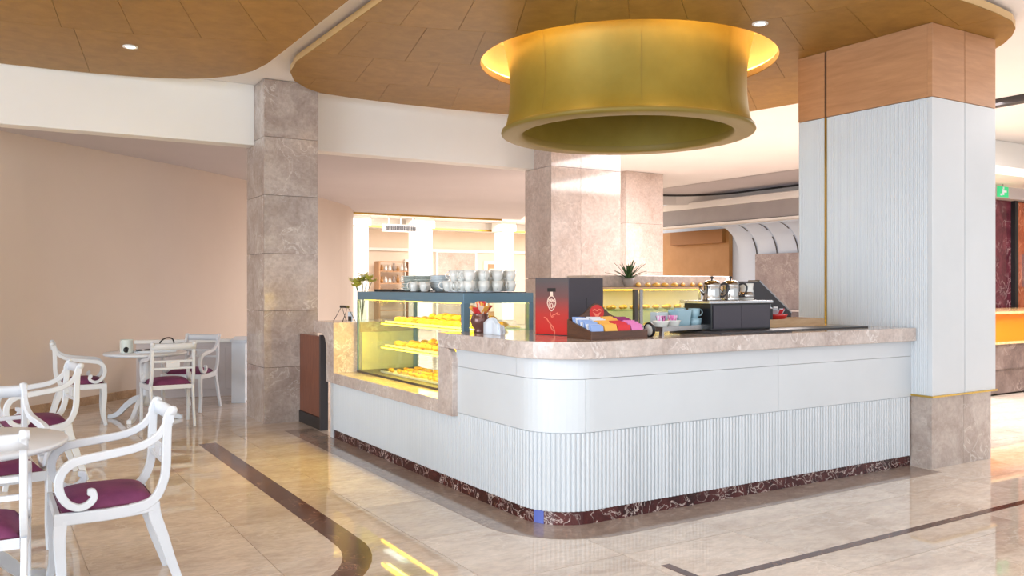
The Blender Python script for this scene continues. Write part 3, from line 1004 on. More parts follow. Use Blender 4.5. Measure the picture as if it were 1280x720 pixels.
# ------------------------------------------------------------------ crockery on top of the case
ZT = 1.385
o = obj('serving_mat', MB().box(3.05, 3.57, 5.55, 6.95, ZT, ZT + 0.006), M['black']); tag(o, 'long black mat under the cups on top of the blue glass case', 'mat')
o = obj('service_tray', MB().box(3.10, 3.52, 7.02, 7.42, ZT, ZT + 0.022), M['black'], bevel=0.004); tag(o, 'small black tray at the far end of the case top', 'tray')
dm = MB()
for k in range(24):
    a0 = 2 * PI * k / 24
dm.prism([((0.19 + 0.012 * math.cos(14 * 2 * PI * k / 112)) * math.cos(2 * PI * k / 112) * 0.75 + 3.22, (0.19 + 0.012 * math.cos(14 * 2 * PI * k / 112)) * math.sin(2 * PI * k / 112) * 1.25 + 5.80) for k in range(112)], ZT + 0.0062, ZT + 0.009)
o = obj('paper_doily', dm, M['paper']); tag(o, 'white scalloped paper doily under the nearest cups on the case', 'doily')


def plate(r):
    return [(0.0001, 0.003), (r * 0.5, 0.0), (r * 0.62, 0.003), (r * 0.96, 0.013), (r, 0.016), (r * 0.97, 0.0185), (r * 0.62, 0.008), (0.0001, 0.007)]


def bowl(r, h):
    return [(0.0001, 0.004), (r * 0.45, 0.0), (r * 0.5, 0.004), (r * 0.85, h * 0.5), (r, h), (r * 0.95, h), (r * 0.8, h * 0.55), (r * 0.45, 0.012), (0.0001, 0.011)]


pl0 = None
for (px, py, n, r, mk, lab) in ((3.20, 6.86, 8, 0.075, 'chinagreen', 'greenish white saucer in the far stack on the blue case'), (3.22, 6.63, 8, 0.092, 'chinagreen', 'greenish white plate in the wide stack on the blue case')):
    p0 = None
    for k in range(n):
        loc = (px + R.uniform(-.003, .003), py, ZT + 0.006 + 0.0165 * k)
        if p0 is None:
            p0 = obj('saucer' if r < 0.08 else 'plate', MB().lathe(plate(r), 28), M[mk], world=False, loc=loc); q = p0
        else:
            q = p0.copy(); COL.objects.link(q); q.location = loc
        tag(q, lab.replace(' in the', ', %s from bottom of the' % ORD[k]), 'plate', lab.split(' in ')[0] + 's stacked on the case')
b0 = None
for k in range(5):
    loc = (3.25, 6.38, ZT + 0.006 + 0.020 * k)
    if b0 is None:
        b0 = obj('bowl', MB().lathe(bowl(0.085, 0.055), 28), M['chinagrey'], world=False, loc=loc); q = b0
    else:
        q = b0.copy(); COL.objects.link(q); q.location = loc
    tag(q, 'blue grey bowl, %s from bottom of the stack between plates and cups' % ORD[k], 'bowl', 'blue grey bowls stacked on the case')


def cup_parts(root, m, r=0.042, h=0.066):
    b = obj('cup_body', MB().lathe([(0.0001, 0.003), (r * 0.62, 0.0), (r * 0.68, 0.004), (r * 0.92, h * 0.45), (r, h), (r * 0.94, h), (r * 0.84, h * 0.5), (r * 0.55, 0.009), (0.0001, 0.008)], 22), m, root, world=False)
    pts = smooth_path([(r * 0.92, 0, h * 0.82), (r * 1.35, 0, h * 0.86), (r * 1.62, 0, h * 0.60), (r * 1.40, 0, h * 0.32), (r * 0.86, 0, h * 0.26)], 3)
    obj('handle', MB().tube(pts, 0.0052, 7), m, root, world=False)


cup0 = None
rows = [('low', 0.0), ('high', 0.080)]
for ri, yy in enumerate((5.60, 5.715, 5.83, 5.945)):
    for ci, xx in enumerate((3.10, 3.22, 3.34, 3.46)):
        for lv, dz in rows:
            if lv == 'high' and ri == 3 and ci == 0:
                continue
            loc = (xx + R.uniform(-.004, .004), yy + R.uniform(-.004, .004), ZT + 0.009 + dz)
            lab = '%s white coffee cup, %s row from near end of case top, %s from its front' % ('lower' if lv == 'low' else 'upper', ORD[ri], ORD[ci])
            grp = 'coffee cups in the %s layer on the case' % ('lower' if lv == 'low' else 'upper')
            if cup0 is None:
                cup0 = thing('coffee_cup', lab, 'cup', loc, 0, grp)
                cup_parts(cup0, M['china'], 0.046, 0.082); cup0.rotation_euler = (0, 0, R.uniform(2.4, 4.4))
            else:
                dup(cup0, loc, R.uniform(2.4, 4.4), lab, grp)
for k, (xx, yy) in enumerate(((3.07, 6.50), (3.09, 6.34))):
    dup(cup0, (xx, yy, ZT + 0.006), 3.4 + k, ['white coffee cup standing alone before the wide plate stack', 'white coffee cup standing alone before the grey bowls'][k], None).pop('group', None)


# lily and wire stand at the far end of the counter
t = thing('lily_vase', 'small vase of yellow green lilies behind the far end of the pastry case', 'flowers', (3.16, 7.88, 1.095))
obj('vase', MB().lathe([(0.0001, 0.0), (0.035, 0.0), (0.042, 0.05), (0.03, 0.12), (0.026, 0.17), (0.032, 0.19)], 18, (3.16, 7.88, 1.095), closed=False), M['glass'], t)
st = MB(); lv = MB(); fl_ = MB()
for k in range(9):
    a = 2 * PI * k / 9 + 0.4; sp = R.uniform(0.05, 0.12); h = R.uniform(0.32, 0.46)
    tip = (3.16 + sp * math.cos(a), 7.88 + sp * math.sin(a), 1.095 + h)
    st.tube([(3.16, 7.88, 1.10), (3.16 + sp * 0.3 * math.cos(a), 7.88 + sp * 0.3 * math.sin(a), 1.095 + h * 0.6), tip], 0.003, 5)
    for j in range(10):
        b = 2 * PI * j / 10 * 1.7 + k
        d = Vector((math.cos(b), math.sin(b), R.uniform(0.2, 0.9))).normalized() * 0.085
        w = Vector((-math.sin(b), math.cos(b), 0)) * 0.026
        T = Vector(tip)
        (lv if k % 3 else fl_).add([T, T + d * 0.5 + w, T + d, T + d * 0.5 - w], [(0, 1, 2, 3)])
obj('stems', st, M['leaf'], t); o = obj('leaves', lv, M['lily'], t); o['kind'] = 'stuff'; o = obj('petals', fl_, M['petal'], t); o['kind'] = 'stuff'

t = thing('wire_stand', 'black wire A shaped menu stand on the far end of the counter', 'stand', (2.95, 7.72, 1.095))
for yy in (7.66, 7.90):
    w = MB()
    w.tube([(2.88, yy, 1.099), (2.94, yy + (0.02 if yy < 7.7 else -0.06), 1.24), (3.01, yy, 1.099)], 0.004, 6)
    obj('leg', w, M['black'], t)
obj('crossbar', MB().box(2.928, 2.952, 7.67, 7.86, 1.228, 1.25), M['black'], t)
obj('card', MB().obox((2.985, 7.73, 1.145), (0.006, 0.09, 0.09), 0.1), M['paper'], t, world=True)
obj('card_print', MB().obox((2.979, 7.73, 1.125), (0.004, 0.06, 0.045), 0.1), M['black'], t)

# ------------------------------------------------------------------ things on the counter
ZK = 1.105
t = thing('sweetener_jar', 'brown glass jar crammed with red and yellow sachets by the case post', 'jar', (3.02, 5.30, ZK))
jx, jy = 3.02, 5.30
obj('jar_body', MB().lathe([(0.0001, 0.0), (0.042, 0.0), (0.046, 0.012), (0.040, 0.022), (0.062, 0.05), (0.070, 0.085), (0.064, 0.115), (0.055, 0.13), (0.058, 0.138), (0.052, 0.138), (0.0001, 0.12)], 28, (jx, jy, ZK), closed=False), M['copper'], t)
for k in range(24):
    a = 2 * PI * k / 24 * 2.0 + (0.2 if k > 11 else 0.0); out = k < 12
    r_ = 0.055 if out else 0.024
    tl = Matrix.Rotation(a, 4, 'Z') @ Matrix.Rotation(R.uniform(0.65, 0.95) if out else 0.25, 4, 'Y')
    c = (jx + r_ * math.cos(a), jy + r_ * math.sin(a) - 0.01, ZK + (0.158 if out else 0.178) + R.uniform(-.006, .010))
    obj('sachet', MB().obox(c, (0.007, 0.040, 0.075), 0, tl), M[('sred', 'sorange', 'sred', 'cream', 'sorange')[k % 5]], t)

t = thing('napkin_stack', 'folded pale blue white paper napkins fanned on the counter before the jar', 'napkins', (2.97, 5.02, ZK))
for k in range(5):
    rows = []
    for i in range(7):
        u = i / 6
        rr = 0.085 - 0.008 * k; sc_ = 1.25
        rows.append([(2.955 + 0.012 * k + 0.02 * math.sin(3 * u + k), 5.14 - 0.21 * u * (1 - 0.05 * k), ZK + 0.001 + v * (0.078 + 0.042 * math.sin(PI * min(1, u * 1.15)) - 0.004 * k)) for v in (0, 0.35, 0.7, 1.0)])
    rows2 = [[(p[0] + 0.009 + 0.006 * math.sin(j * 1.7), p[1], p[2]) for j, p in enumerate(r)] for r in rows]
    m_ = MB().grid(rows).grid(rows2)
    for a_, b_ in zip(rows, rows2):
        pass
    top1 = [r[-1] for r in rows]; top2 = [r[-1] for r in rows2]
    m_.grid([top1, top2])
    m_.grid([rows[0], rows2[0]]); m_.grid([rows[-1], rows2[-1]])
    obj('napkin', m_, M['paper'], t)

# red and grey coffee box: local x to the right along the front, y to the back
t = thing('coffee_box', 'tall coffee box with red to grey printed front and black side on the counter corner', 'box', (3.326, 4.65, ZK), math.radians(-31.8 - 42))
# front runs from the origin (near corner) to -x, side runs from the origin to +y
W_, D_, H_ = 0.292, 0.39, 0.388
obj('carton', MB().box(-W_, 0, 0.004, D_, 0, H_), M['charcoal'], t, world=False, bevel=0.003)
obj('front_print', MB().box(-W_ + 0.003, -0.003, 0, 0.004, 0.004, H_ - 0.004), M['boxprint'], t, world=False)
obj('hand_slot', MB().box(-W_ * 0.5 - 0.036, -W_ * 0.5 + 0.036, -0.0012, 0.0, H_ - 0.094, H_ - 0.070), M['black'], t, world=False)
em = MB()
FM = lambda x, z: Matrix(((1, 0, 0, x), (0, 0, -1, 0.0), (0, 1, 0, z), (0, 0, 0, 1)))     # print plane of the front


def ringshape(pts, w, mt, mb, t1=0.0012):
    n = len(pts)
    for k in range(n - 1):
        a, b = Vector(pts[k]), Vector(pts[k + 1])
        d = (b - a)
        if d.length < 1e-6:
            continue
        d.normalize(); nn = Vector((-d.y, d.x)) * w / 2
        mb.prism_m([tuple(a - nn - d * w * .2), tuple(b - nn + d * w * .2), tuple(b + nn + d * w * .2), tuple(a + nn - d * w * .2)], 0.0002, t1, mt)


mt = FM(-W_ * 0.5, 0.215)
ringshape([(0.036 * math.sin(a) * (1 - 0.35 * (math.cos(a) < 0) * abs(math.cos(a))), 0.05 * math.cos(a)) for a in [2 * PI * k / 28 for k in range(29)]], 0.007, mt, em)
ringshape([(0.022 * math.sin(a), 0.026 * math.cos(a) - 0.004) for a in [2 * PI * k / 20 for k in range(21)]], 0.005, mt, em)
ringshape([(0.010 * math.sin(a), 0.016 * math.cos(a) - 0.016) for a in [2 * PI * k / 14 for k in range(15)]], 0.006, mt, em)
ringshape([(-0.030, 0.030), (0, 0.012), (0.030, 0.030)], 0.006, mt, em)
ringshape([(-0.034, 0.012), (0, 0.030), (0.034, 0.012)], 0.005, mt, em)
em.prism_m([(-0.013, 0.048), (0.013, 0.048), (0.011, 0.078), (-0.011, 0.078)], 0.0002, 0.0012, mt)
obj('emblem', em, M['cream'], t, world=False)
for pts_, w_ in (([(-0.065, 0.118, 0), (-0.045, 0.112, 0), (-0.02, 0.085, 0), (0.012, 0.055, 0), (0.028, 0.025, 0), (0.024, 0.004, 0)], 0.008),
                 ([(-0.012, 0.082, 0), (-0.006, 0.055, 0), (0.010, 0.034, 0), (0.026, 0.03, 0)], 0.008),
                 ([(0.0, 0.122, 0), (0.012, 0.135, 0), (0.03, 0.14, 0), (0.05, 0.152, 0), (0.048, 0.142, 0), (0.07, 0.142, 0)], 0.006),
                 ([(-0.01, 0.155, 0), (-0.004, 0.13, 0), (0.004, 0.12, 0), (0.02, 0.128, 0)], 0.004)):
    sw = MB()
    ringshape([p[:2] for p in smooth_path(pts_, 4)], w_, FM(-W_ * 0.5, 0.0), sw)
    obj('flourish', sw, M['salmon'], t, world=False)
obj('side_latch', MB().box(0.0, 0.004, 0.20, 0.206, 0.18, 0.25), M['darkgrey'], t, world=False)

# wooden tea chest with rows of sachets; runs along the front edge of the right wing
t = thing('tea_box', 'dark wooden tea box filled with rows of coloured sachets beside the coffee box', 'tea box', (3.40, 4.32, ZK))
bx0, bx1, by0, by1 = 3.175, 3.625, 4.20, 4.44
obj('front_board', MB().box(bx0, bx1, by0, by0 + 0.012, ZK, ZK + 0.052), M['woodbox'], t, bevel=0.002)
xz = Matrix(((0, 0, 1, 0), (1, 0, 0, 0), (0, 1, 0, 0), (0, 0, 0, 1)))
obj('side_board', MB().prism_m([(by0 + 0.012, ZK), (by1, ZK), (by1, ZK + 0.115), (by0 + 0.012, ZK + 0.052)], bx0, bx0 + 0.012, xz), M['woodbox'], t)
obj('side_board', MB().prism_m([(by0 + 0.012, ZK), (by1, ZK), (by1, ZK + 0.115), (by0 + 0.012, ZK + 0.052)], bx1 - 0.012, bx1, xz), M['woodbox'], t)
obj('base_board', MB().box(bx0 + 0.012, bx1 - 0.012, by0 + 0.012, by1, ZK, ZK + 0.010), M['woodbox'], t)
xm = (bx0 + bx1) / 2
hp = [(bx0, ZK), (bx1, ZK), (bx1, ZK + 0.12)] + [(xm + (bx1 - xm) * (0.9 - 1.8 * k / 16), ZK + 0.125 + 0.095 * math.exp(-((0.9 - 1.8 * k / 16) / 0.42) ** 2)) for k in range(17)] + [(bx0, ZK + 0.12)]
fm = Matrix(((1, 0, 0, 0), (0, 0, 1, 0), (0, 1, 0, 0), (0, 0, 0, 1)))
obj('crest_board', MB().prism_m(hp, by1, by1 + 0.014, fm), M['woodbox'], t)
obj('crest_badge', MB().prism_m([(xm + 0.058 * math.cos(a), ZK + 0.158 + 0.052 * math.sin(a)) for a in [2 * PI * k / 24 for k in range(24)]], by1 - 0.002, by1, fm), M['red'], t)
hb = MB()
hb.prism_m([(xm - 0.035, ZK + 0.165), (xm, ZK + 0.118), (xm + 0.035, ZK + 0.165), (xm + 0.020, ZK + 0.158), (xm, ZK + 0.148), (xm - 0.020, ZK + 0.158)], by1 - 0.004, by1 - 0.002, fm)
ringshape([(xm - 0.034, ZK + 0.175), (xm - 0.018, ZK + 0.180), (xm, ZK + 0.172), (xm + 0.018, ZK + 0.180), (xm + 0.034, ZK + 0.175)], 0.008, Matrix(((1, 0, 0, 0), (0, 0, -1, by1 - 0.002), (0, 1, 0, 0), (0, 0, 0, 1))), hb, 0.003)
obj('badge_heart', hb, M['salmon'], t)
for i in range(1, 4):
    x = bx0 + 0.012 + (bx1 - bx0 - 0.024) * i / 4
    obj('divider', MB().prism_m([(by0 + 0.014, ZK + 0.010), (by1 - 0.006, ZK + 0.010), (by1 - 0.006, ZK + 0.09), (by0 + 0.014, ZK + 0.045)], x - 0.002, x + 0.002, xz), M['woodbox'], t)
sac = {}
cols = [('sblue', 'swhite'), ('swhite', 'sorange'), ('sorange', 'sred'), ('smagenta', 'spink')]
for c in range(4):
    w_ = (bx1 - bx0 - 0.024) / 4
    x = bx0 + 0.012 + w_ * (c + 0.5)
    for k in range(11):
        yy = by0 + 0.026 + k * 0.0185
        zz = ZK + 0.052 + 0.058 * (yy - by0) / (by1 - by0)
        mk = cols[c][(1 if k % 3 == 2 else 0)] if c in (0,) else cols[c][(0 if k > 5 else 1)]
        tl = Matrix.Rotation(-0.35, 4, 'X')
        key = mk
        if key not in sac:
            sac[key] = obj('tea_sachet', MB().obox((0, 0, 0), (w_ - 0.012, 0.009, 0.062), 0, tl), M[mk], world=False)
            q = sac[key]
        else:
            q = sac[key].copy(); COL.objects.link(q)
        q.location = (x, yy, zz)
        colname = {'sblue': 'light blue', 'swhite': 'white', 'sorange': 'orange', 'sred': 'red', 'smagenta': 'dark magenta', 'spink': 'pink'}[mk]
        col4 = ('first', 'second', 'third', 'fourth')[c]
        q.rotation_euler = (R.uniform(-0.12, 0.12), R.uniform(-0.06, 0.06), R.uniform(-0.08, 0.08)); q.location.z += R.uniform(-0.004, 0.006)
        tag(q, '%s tea sachet, %s from the front in the %s compartment of the tea box' % (colname, ORD[k], col4), 'sachet', '%s sachets in the %s tea compartment' % (colname, col4))

t = thing('coaster_dish', 'white round dish with black rim standing on edge at right of tea box', 'dish', (3.72, 4.29, ZK))
rm = MB().lathe([(0.0001, -0.008), (0.040, -0.008), (0.046, 0.0), (0.040, 0.008), (0.0001, 0.008)], 22)
k0 = Matrix.Translation((3.72, 4.29, ZK + 0.046)) @ Matrix.Rotation(math.radians(84), 4, 'Y') @ Matrix.Rotation(0.0, 4, 'X')
rm.v = [tuple(k0 @ Vector(v)) for v in rm.v]
obj('dish', rm, M['china'], t)
rm = MB().lathe([(0.038, -0.0095), (0.048, -0.0095), (0.050, 0.0), (0.048, 0.0095), (0.038, 0.0095), (0.0455, 0.0), (0.038, -0.0095)], 22, closed=False)
rm.v = [tuple(k0 @ Vector(v)) for v in rm.v]
obj('rim', rm, M['black'], t)

# steel tray with crockery
ta = math.radians(14)
t = thing('cup_tray', 'stainless tray on short legs holding sachet pots and pale blue cups', 'tray', (4.11, 4.50, ZK), ta)
obj('tray_pan', MB().box(-0.31, 0.31, -0.13, 0.13, 0.028, 0.036).box(-0.31, 0.31, -0.13, -0.124, 0.036, 0.06).box(-0.31, 0.31, 0.124, 0.13, 0.036, 0.06).box(-0.31, -0.304, -0.124, 0.124, 0.036, 0.06).box(0.304, 0.31, -0.124, 0.124, 0.036, 0.06), M['steel'], t, world=False)
for a in (-0.28, 0.28):
    for b in (-0.10, 0.10):
        obj('leg', MB().box(a - 0.012, a + 0.012, b - 0.012, b + 0.012, 0, 0.028), M['steel'], t, world=False)
rz = Matrix.Rotation(ta, 3, 'Z')


def ont(x, y):
    v = rz @ Vector((x, y, 0))
    return (4.11 + v.x, 4.50 + v.y, ZK + 0.036)


for (x, y, m_, lab) in ((-0.23, -0.06, 'china', 'small white pot with dark and pink sachets at the tray left end'), (-0.09, -0.06, 'china', 'small white pot of pink sachets second on the steel tray')):
    p = thing('sachet_pot', lab, 'pot', ont(x, y))
    obj('pot_body', MB().lathe([(0.0001, 0), (0.036, 0), (0.042, 0.02), (0.056, 0.055), (0.060, 0.062), (0.054, 0.062), (0.04, 0.03), (0.0001, 0.02)], 20), M[m_], p, world=False)
    for k in range(9):
        a = k * 0.7
        tl = Matrix.Rotation(a, 4, 'Z') @ Matrix.Rotation(0.25, 4, 'Y')
        obj('sachet', MB().obox((0.022 * math.cos(a), 0.022 * math.sin(a), 0.068), (0.006, 0.03, 0.055), 0, tl), M[('spink', 'swhite', 'spink', 'charcoal')[k % 4 if x < -0.2 else k % 3]], p, world=False)
p = thing('square_caddy', 'pale blue square sided china caddy on the steel tray', 'caddy', ont(0.06, -0.02))
obj('caddy_body', MB().prism([(-0.055, -0.05), (0.055, -0.05), (0.055, 0.05), (-0.055, 0.05)], 0, 0.002).add(
    [(-0.05, -0.045, 0.002), (0.05, -0.045, 0.002), (0.05, 0.045, 0.002), (-0.05, 0.045, 0.002), (-0.062, -0.055, 0.13), (0.062, -0.055, 0.13), (0.062, 0.055, 0.13), (-0.062, 0.055, 0.13)],
    [(0, 1, 5, 4), (1, 2, 6, 5), (2, 3, 7, 6), (3, 0, 4, 7), (4, 5, 6, 7)]), M['chinablue'], p, world=False, bevel=0.006)
p = thing('square_caddy', 'smaller grey blue china caddy behind the sachet pots on the steel tray', 'caddy', ont(-0.06, 0.07))
obj('caddy_body', MB().box(-0.05, 0.05, -0.04, 0.04, 0, 0.115), M['chinagrey'], p, world=False, bevel=0.008)
bc = None
for k, (x, y, dz) in enumerate(((0.175, -0.065, 0), (0.262, -0.04, 0), (0.175, 0.055, 0), (0.175, -0.065, 0.068), (0.265, 0.065, 0), (0.175, 0.055, 0.068))):
    pos = ont(x, y); pos = (pos[0], pos[1], pos[2] + dz)
    lab = 'pale blue coffee cup on the steel tray, ' + ('front left of four', 'front right of four', 'rear left of four', 'stacked on the front left one', 'rear right of four', 'stacked on the rear left one')[k]
    grp = 'blue cups on the steel tray, ' + ('upper' if dz else 'lower')
    if bc is None:
        bc = thing('coffee_cup', lab, 'cup', pos, 0.2, grp)
        cup_parts(bc, M['chinablue'], 0.042, 0.07)
    else:
        dup(bc, pos, R.uniform(-1, 1), lab, grp)

# coffee warmer with pots
o = obj('warmer_mat', MB().box(4.28, 4.99, 4.20, 4.72, ZK, ZK + 0.016), M['darkgrey'], bevel=0.003); tag(o, 'dark grey base tray under the black coffee warmer', 'tray')
t = thing('coffee_warmer', 'black box coffee warmer with a steel top plate carrying the pots', 'warmer', (4.67, 4.52, ZK + 0.016))
obj('housing', MB().box(4.37, 4.97, 4.385, 4.66, ZK + 0.016, 1.312), M['black'], t, bevel=0.004)
obj('front_panel', MB().box(4.385, 4.66, 4.378, 4.385, ZK + 0.03, 1.30), M['charcoal'], t)
obj('front_panel', MB().box(4.664, 4.955, 4.378, 4.385, ZK + 0.03, 1.30), M['charcoal'], t)
obj('top_plate', MB().box(4.34, 4.985, 4.37, 4.68, 1.312, 1.332), M['steel'], t, bevel=0.003)
pot0 = None
for k, (x, y, lab) in enumerate(((4.53, 4.54, 'shiny steel coffee pot at the left on the warmer'), (4.72, 4.54, 'shiny steel coffee pot in the middle of the warmer'))):
    if pot0 is None:
        p = pot0 = thing('coffee_pot', lab, 'coffee pot', (x, y, 1.332), math.radians(-35), 'steel coffee pots on the warmer')
        obj('pot_body', MB().lathe([(0.0001, 0), (0.066, 0), (0.068, 0.006), (0.064, 0.02), (0.060, 0.07), (0.062, 0.10), (0.066, 0.115), (0.060, 0.122)], 28, closed=False), M['chrome'], p, world=False)
        ld = obj('lid', MB().lathe([(0.064, 0.121), (0.056, 0.134), (0.035, 0.146), (0.0001, 0.150)], 28, closed=False), M['chrome'], p, world=False)
        obj('knob', MB().lathe([(0.006, 0.148), (0.006, 0.160), (0.013, 0.166), (0.010, 0.176), (0.0001, 0.178)], 14, closed=False), M['black'], ld, world=False)
        obj('handle', MB().tube(smooth_path([(0.060, 0, 0.112), (0.095, 0, 0.125), (0.118, 0, 0.10), (0.112, 0, 0.06), (0.085, 0, 0.03), (0.062, 0, 0.03)], 3), 0.0075, 8), M['black'], p, world=False)
        obj('spout', MB().tube([(-0.055, 0, 0.045), (-0.078, 0, 0.07), (-0.088, 0, 0.105)], [0.016, 0.011, 0.008], 10), M['chrome'], p, world=False)
    else:
        dup(pot0, (x, y, 1.332), math.radians(-35), lab, 'steel coffee pots on the warmer')
p = thing('milk_jug', 'white and steel milk jug at the right end of the warmer', 'jug', (4.90, 4.55, 1.332), math.radians(-30))
jm = MB().lathe([(0.0001, 0), (0.05, 0), (0.054, 0.03), (0.046, 0.085), (0.05, 0.125), (0.046, 0.125), (0.04, 0.08), (0.0001, 0.06)], 22)
obj('jug_body', jm, M['china'], p, world=False)
obj('jug_band', MB().lathe([(0.0545, 0.02), (0.056, 0.03), (0.051, 0.06), (0.049, 0.06), (0.052, 0.03), (0.0525, 0.02), (0.0545, 0.02)], 22, closed=False), M['chrome'], p, world=False)
obj('handle', MB().tube(smooth_path([(-0.044, 0, 0.115), (-0.085, 0, 0.12), (-0.095, 0, 0.07), (-0.052, 0, 0.03)], 4), 0.007, 8), M['black'], p, world=False)

# things at the right end of the counter, before the pillar
o = obj('counter_mat', MB().box(4.99 + 0.06, 6.0, 4.30, 4.56, ZK, ZK + 0.010), M['black']); tag(o, 'flat black mat on the marble counter before the white pillar', 'mat')
t = thing('wooden_tray', 'pale wooden tray box on black mat behind the warmer', 'tray', (5.45, 4.75, ZK))
obj('tray_front', MB().box(5.10, 5.85, 4.60, 4.615, ZK, ZK + 0.07), M['woodtray'], t)
obj('tray_back', MB().box(5.10, 5.85, 4.885, 4.90, ZK, ZK + 0.07), M['woodtray'], t)
obj('tray_side', MB().box(5.10, 5.115, 4.615, 4.885, ZK, ZK + 0.07), M['woodtray'], t)
obj('tray_side', MB().box(5.835, 5.85, 4.615, 4.885, ZK, ZK + 0.07), M['woodtray'], t)
obj('tray_floor', MB().box(5.115, 5.835, 4.615, 4.885, ZK, ZK + 0.05), M['woodtray'], t)
o = obj('card_box', MB().box(5.13, 5.30, 4.65, 4.82, ZK + 0.05, ZK + 0.155), M['black'], bevel=0.003); tag(o, 'small black box in the pale wooden tray', 'box')
t = thing('folded_napkins', 'white folded paper napkins lying on the small black box', 'napkins', (5.22, 4.73, ZK + 0.155))
for k in range(3):
    obj('napkin', MB().obox((5.225 + 0.01 * k, 4.735, ZK + 0.162 + 0.010 * k), (0.15 - 0.02 * k, 0.13, 0.009), 0.15 * k), M['paper'], t)
t = thing('sachet_bowl', 'red bowl of white and red sachets in the wooden tray', 'bowl', (5.45, 4.74, ZK + 0.05))
obj('bowl_body', MB().lathe([(0.0001, 0), (0.05, 0), (0.075, 0.035), (0.085, 0.055), (0.08, 0.055), (0.0001, 0.02)], 22, (5.45, 4.74, ZK + 0.05), closed=False), M['red'], t)
for k in range(14):
    a = k * 0.9
    tl = Matrix.Rotation(a, 4, 'Z') @ Matrix.Rotation(R.uniform(0.3, 0.9), 4, 'Y')
    obj('sachet', MB().obox((5.45 + 0.04 * math.cos(a), 4.74 + 0.04 * math.sin(a), ZK + 0.125 + R.uniform(-.012, .012)), (0.006, 0.035, 0.07), 0, tl), M['paper' if k % 3 else 'sred'], t)
t = thing('order_screen', 'dark sloping order screen housing behind the milk jug', 'screen', (5.42, 4.97, ZK))
sl = [(5.20, ZK), (5.83, ZK), (5.83, ZK + 0.10), (5.44, ZK + 0.37), (5.20, ZK + 0.37)]
obj('housing', MB().prism_m(sl, 4.915, 5.04, fm), M['darkgrey'], t, bevel=0.004)
obj('sloped_edge', MB().prism_m([(5.44, ZK + 0.37), (5.83, ZK + 0.10), (5.838, ZK + 0.108), (5.447, ZK + 0.38)], 4.915, 5.04, fm), M['steel'], t)

# ------------------------------------------------------------------ rear counter with its own pastry display
t = thing('back_counter', 'white back counter inside the kiosk carrying the marble topped display', 'counter', (6.2, 7.1, 0))
obj('carcass', MB().box(5.05, 7.5, 6.78, 7.40, 0.08, 0.92), M['white'], t)
obj('toe_kick', MB().box(5.05, 7.5, 6.82, 7.38, 0, 0.08), M['black'], t)
obj('worktop', MB().box(5.02, 7.53, 6.75, 7.43, 0.92, 0.96), M['top'], t, bevel=0.003)
t = thing('back_display', 'second glass pastry display with pink marble top behind the tea box', 'display case', (6.25, 7.08, 0.96))
bx0, bx1, by0, by1 = 5.25, 7.22, 6.80, 7.38
obj('marble_top', MB().box(bx0, bx1 - 0.1, by0 + 0.10, by1, 1.425, 1.545), M['pillar_pink'], t, bevel=0.01)
obj('marble_end', MB().lathe([(0.29, 1.425), (0.29, 1.545)], 24, (bx1 - 0.1, by0 + 0.39, 0), a0=0, a1=2 * PI, sc=(0.8, 1.0)), M['top'], t)
obj('glass_top', MB().box(bx0, bx1, by0, by1, 1.398, 1.425), M['woodtray'], t)
obj('base', MB().box(bx0, bx1, by0, by1, 0.96, 0.99), M['steel'], t)
for x in (bx0, 5.70, 5.765, 6.62, bx1 - 0.045):
    obj('post', MB().box(x, x + 0.04, by0, by0 + 0.04, 0.99, 1.398), M['steel'] if x != 5.70 else M['darkgrey'], t)
for a, b in ((bx0 + 0.041, 5.699), (5.806, 6.619), (6.661, bx1 - 0.046)):
    obj('glass_pane', MB().box(a, b, by0 + 0.014, by0 + 0.020, 0.99, 1.398), M['glass'], t)
obj('back_panel', MB().box(bx0, bx1, by1 - 0.03, by1, 0.99, 1.398), M['traywhite'], t)
obj('glass_shelf', MB().box(bx0 + 0.03, bx1 - 0.05, by0 + 0.06, by1 - 0.031, 1.18, 1.188), M['shelfglass'], t)
obj('led_strip', MB().box(bx0 + 0.05, bx1 - 0.06, by0 + 0.30, by0 + 0.312, 1.392, 1.398), M['ledy'], t)
area_light('back_case_light', ((bx0 + bx1) / 2, by0 + 0.15, 1.385), 1.7, 3.5, (1.0, 0.86, 0.55), (0, 0, 0), 0.05)
for (z, lab) in ((1.19, 'upper'), (0.992, 'lower')):
    for i in range(12):
        for c_, yy in enumerate((6.98, 7.13)):
            x = 5.36 + i * 0.155
            pastry('bun' if i % 2 else 'croissant', (x, yy + R.uniform(-.01, .01), z), R.uniform(0, 1),
                   ('golden bun' if i % 2 else 'golden croissant') + ', %s from left, %s row, %s level of back display' % (ORD[i], ('front', 'rear')[c_], lab), ('buns' if i % 2 else 'croissants') + ' on the %s level of the back display' % lab)
for i in range(10):
    pastry('croissant', (5.79 + 0.125 * i, 6.85 + R.uniform(-.01, .01), 1.426), R.uniform(0, 1), 'small golden croissant, %s from left, in front of the pink marble display top' % ORD[i], 'croissants in front of the marble top')

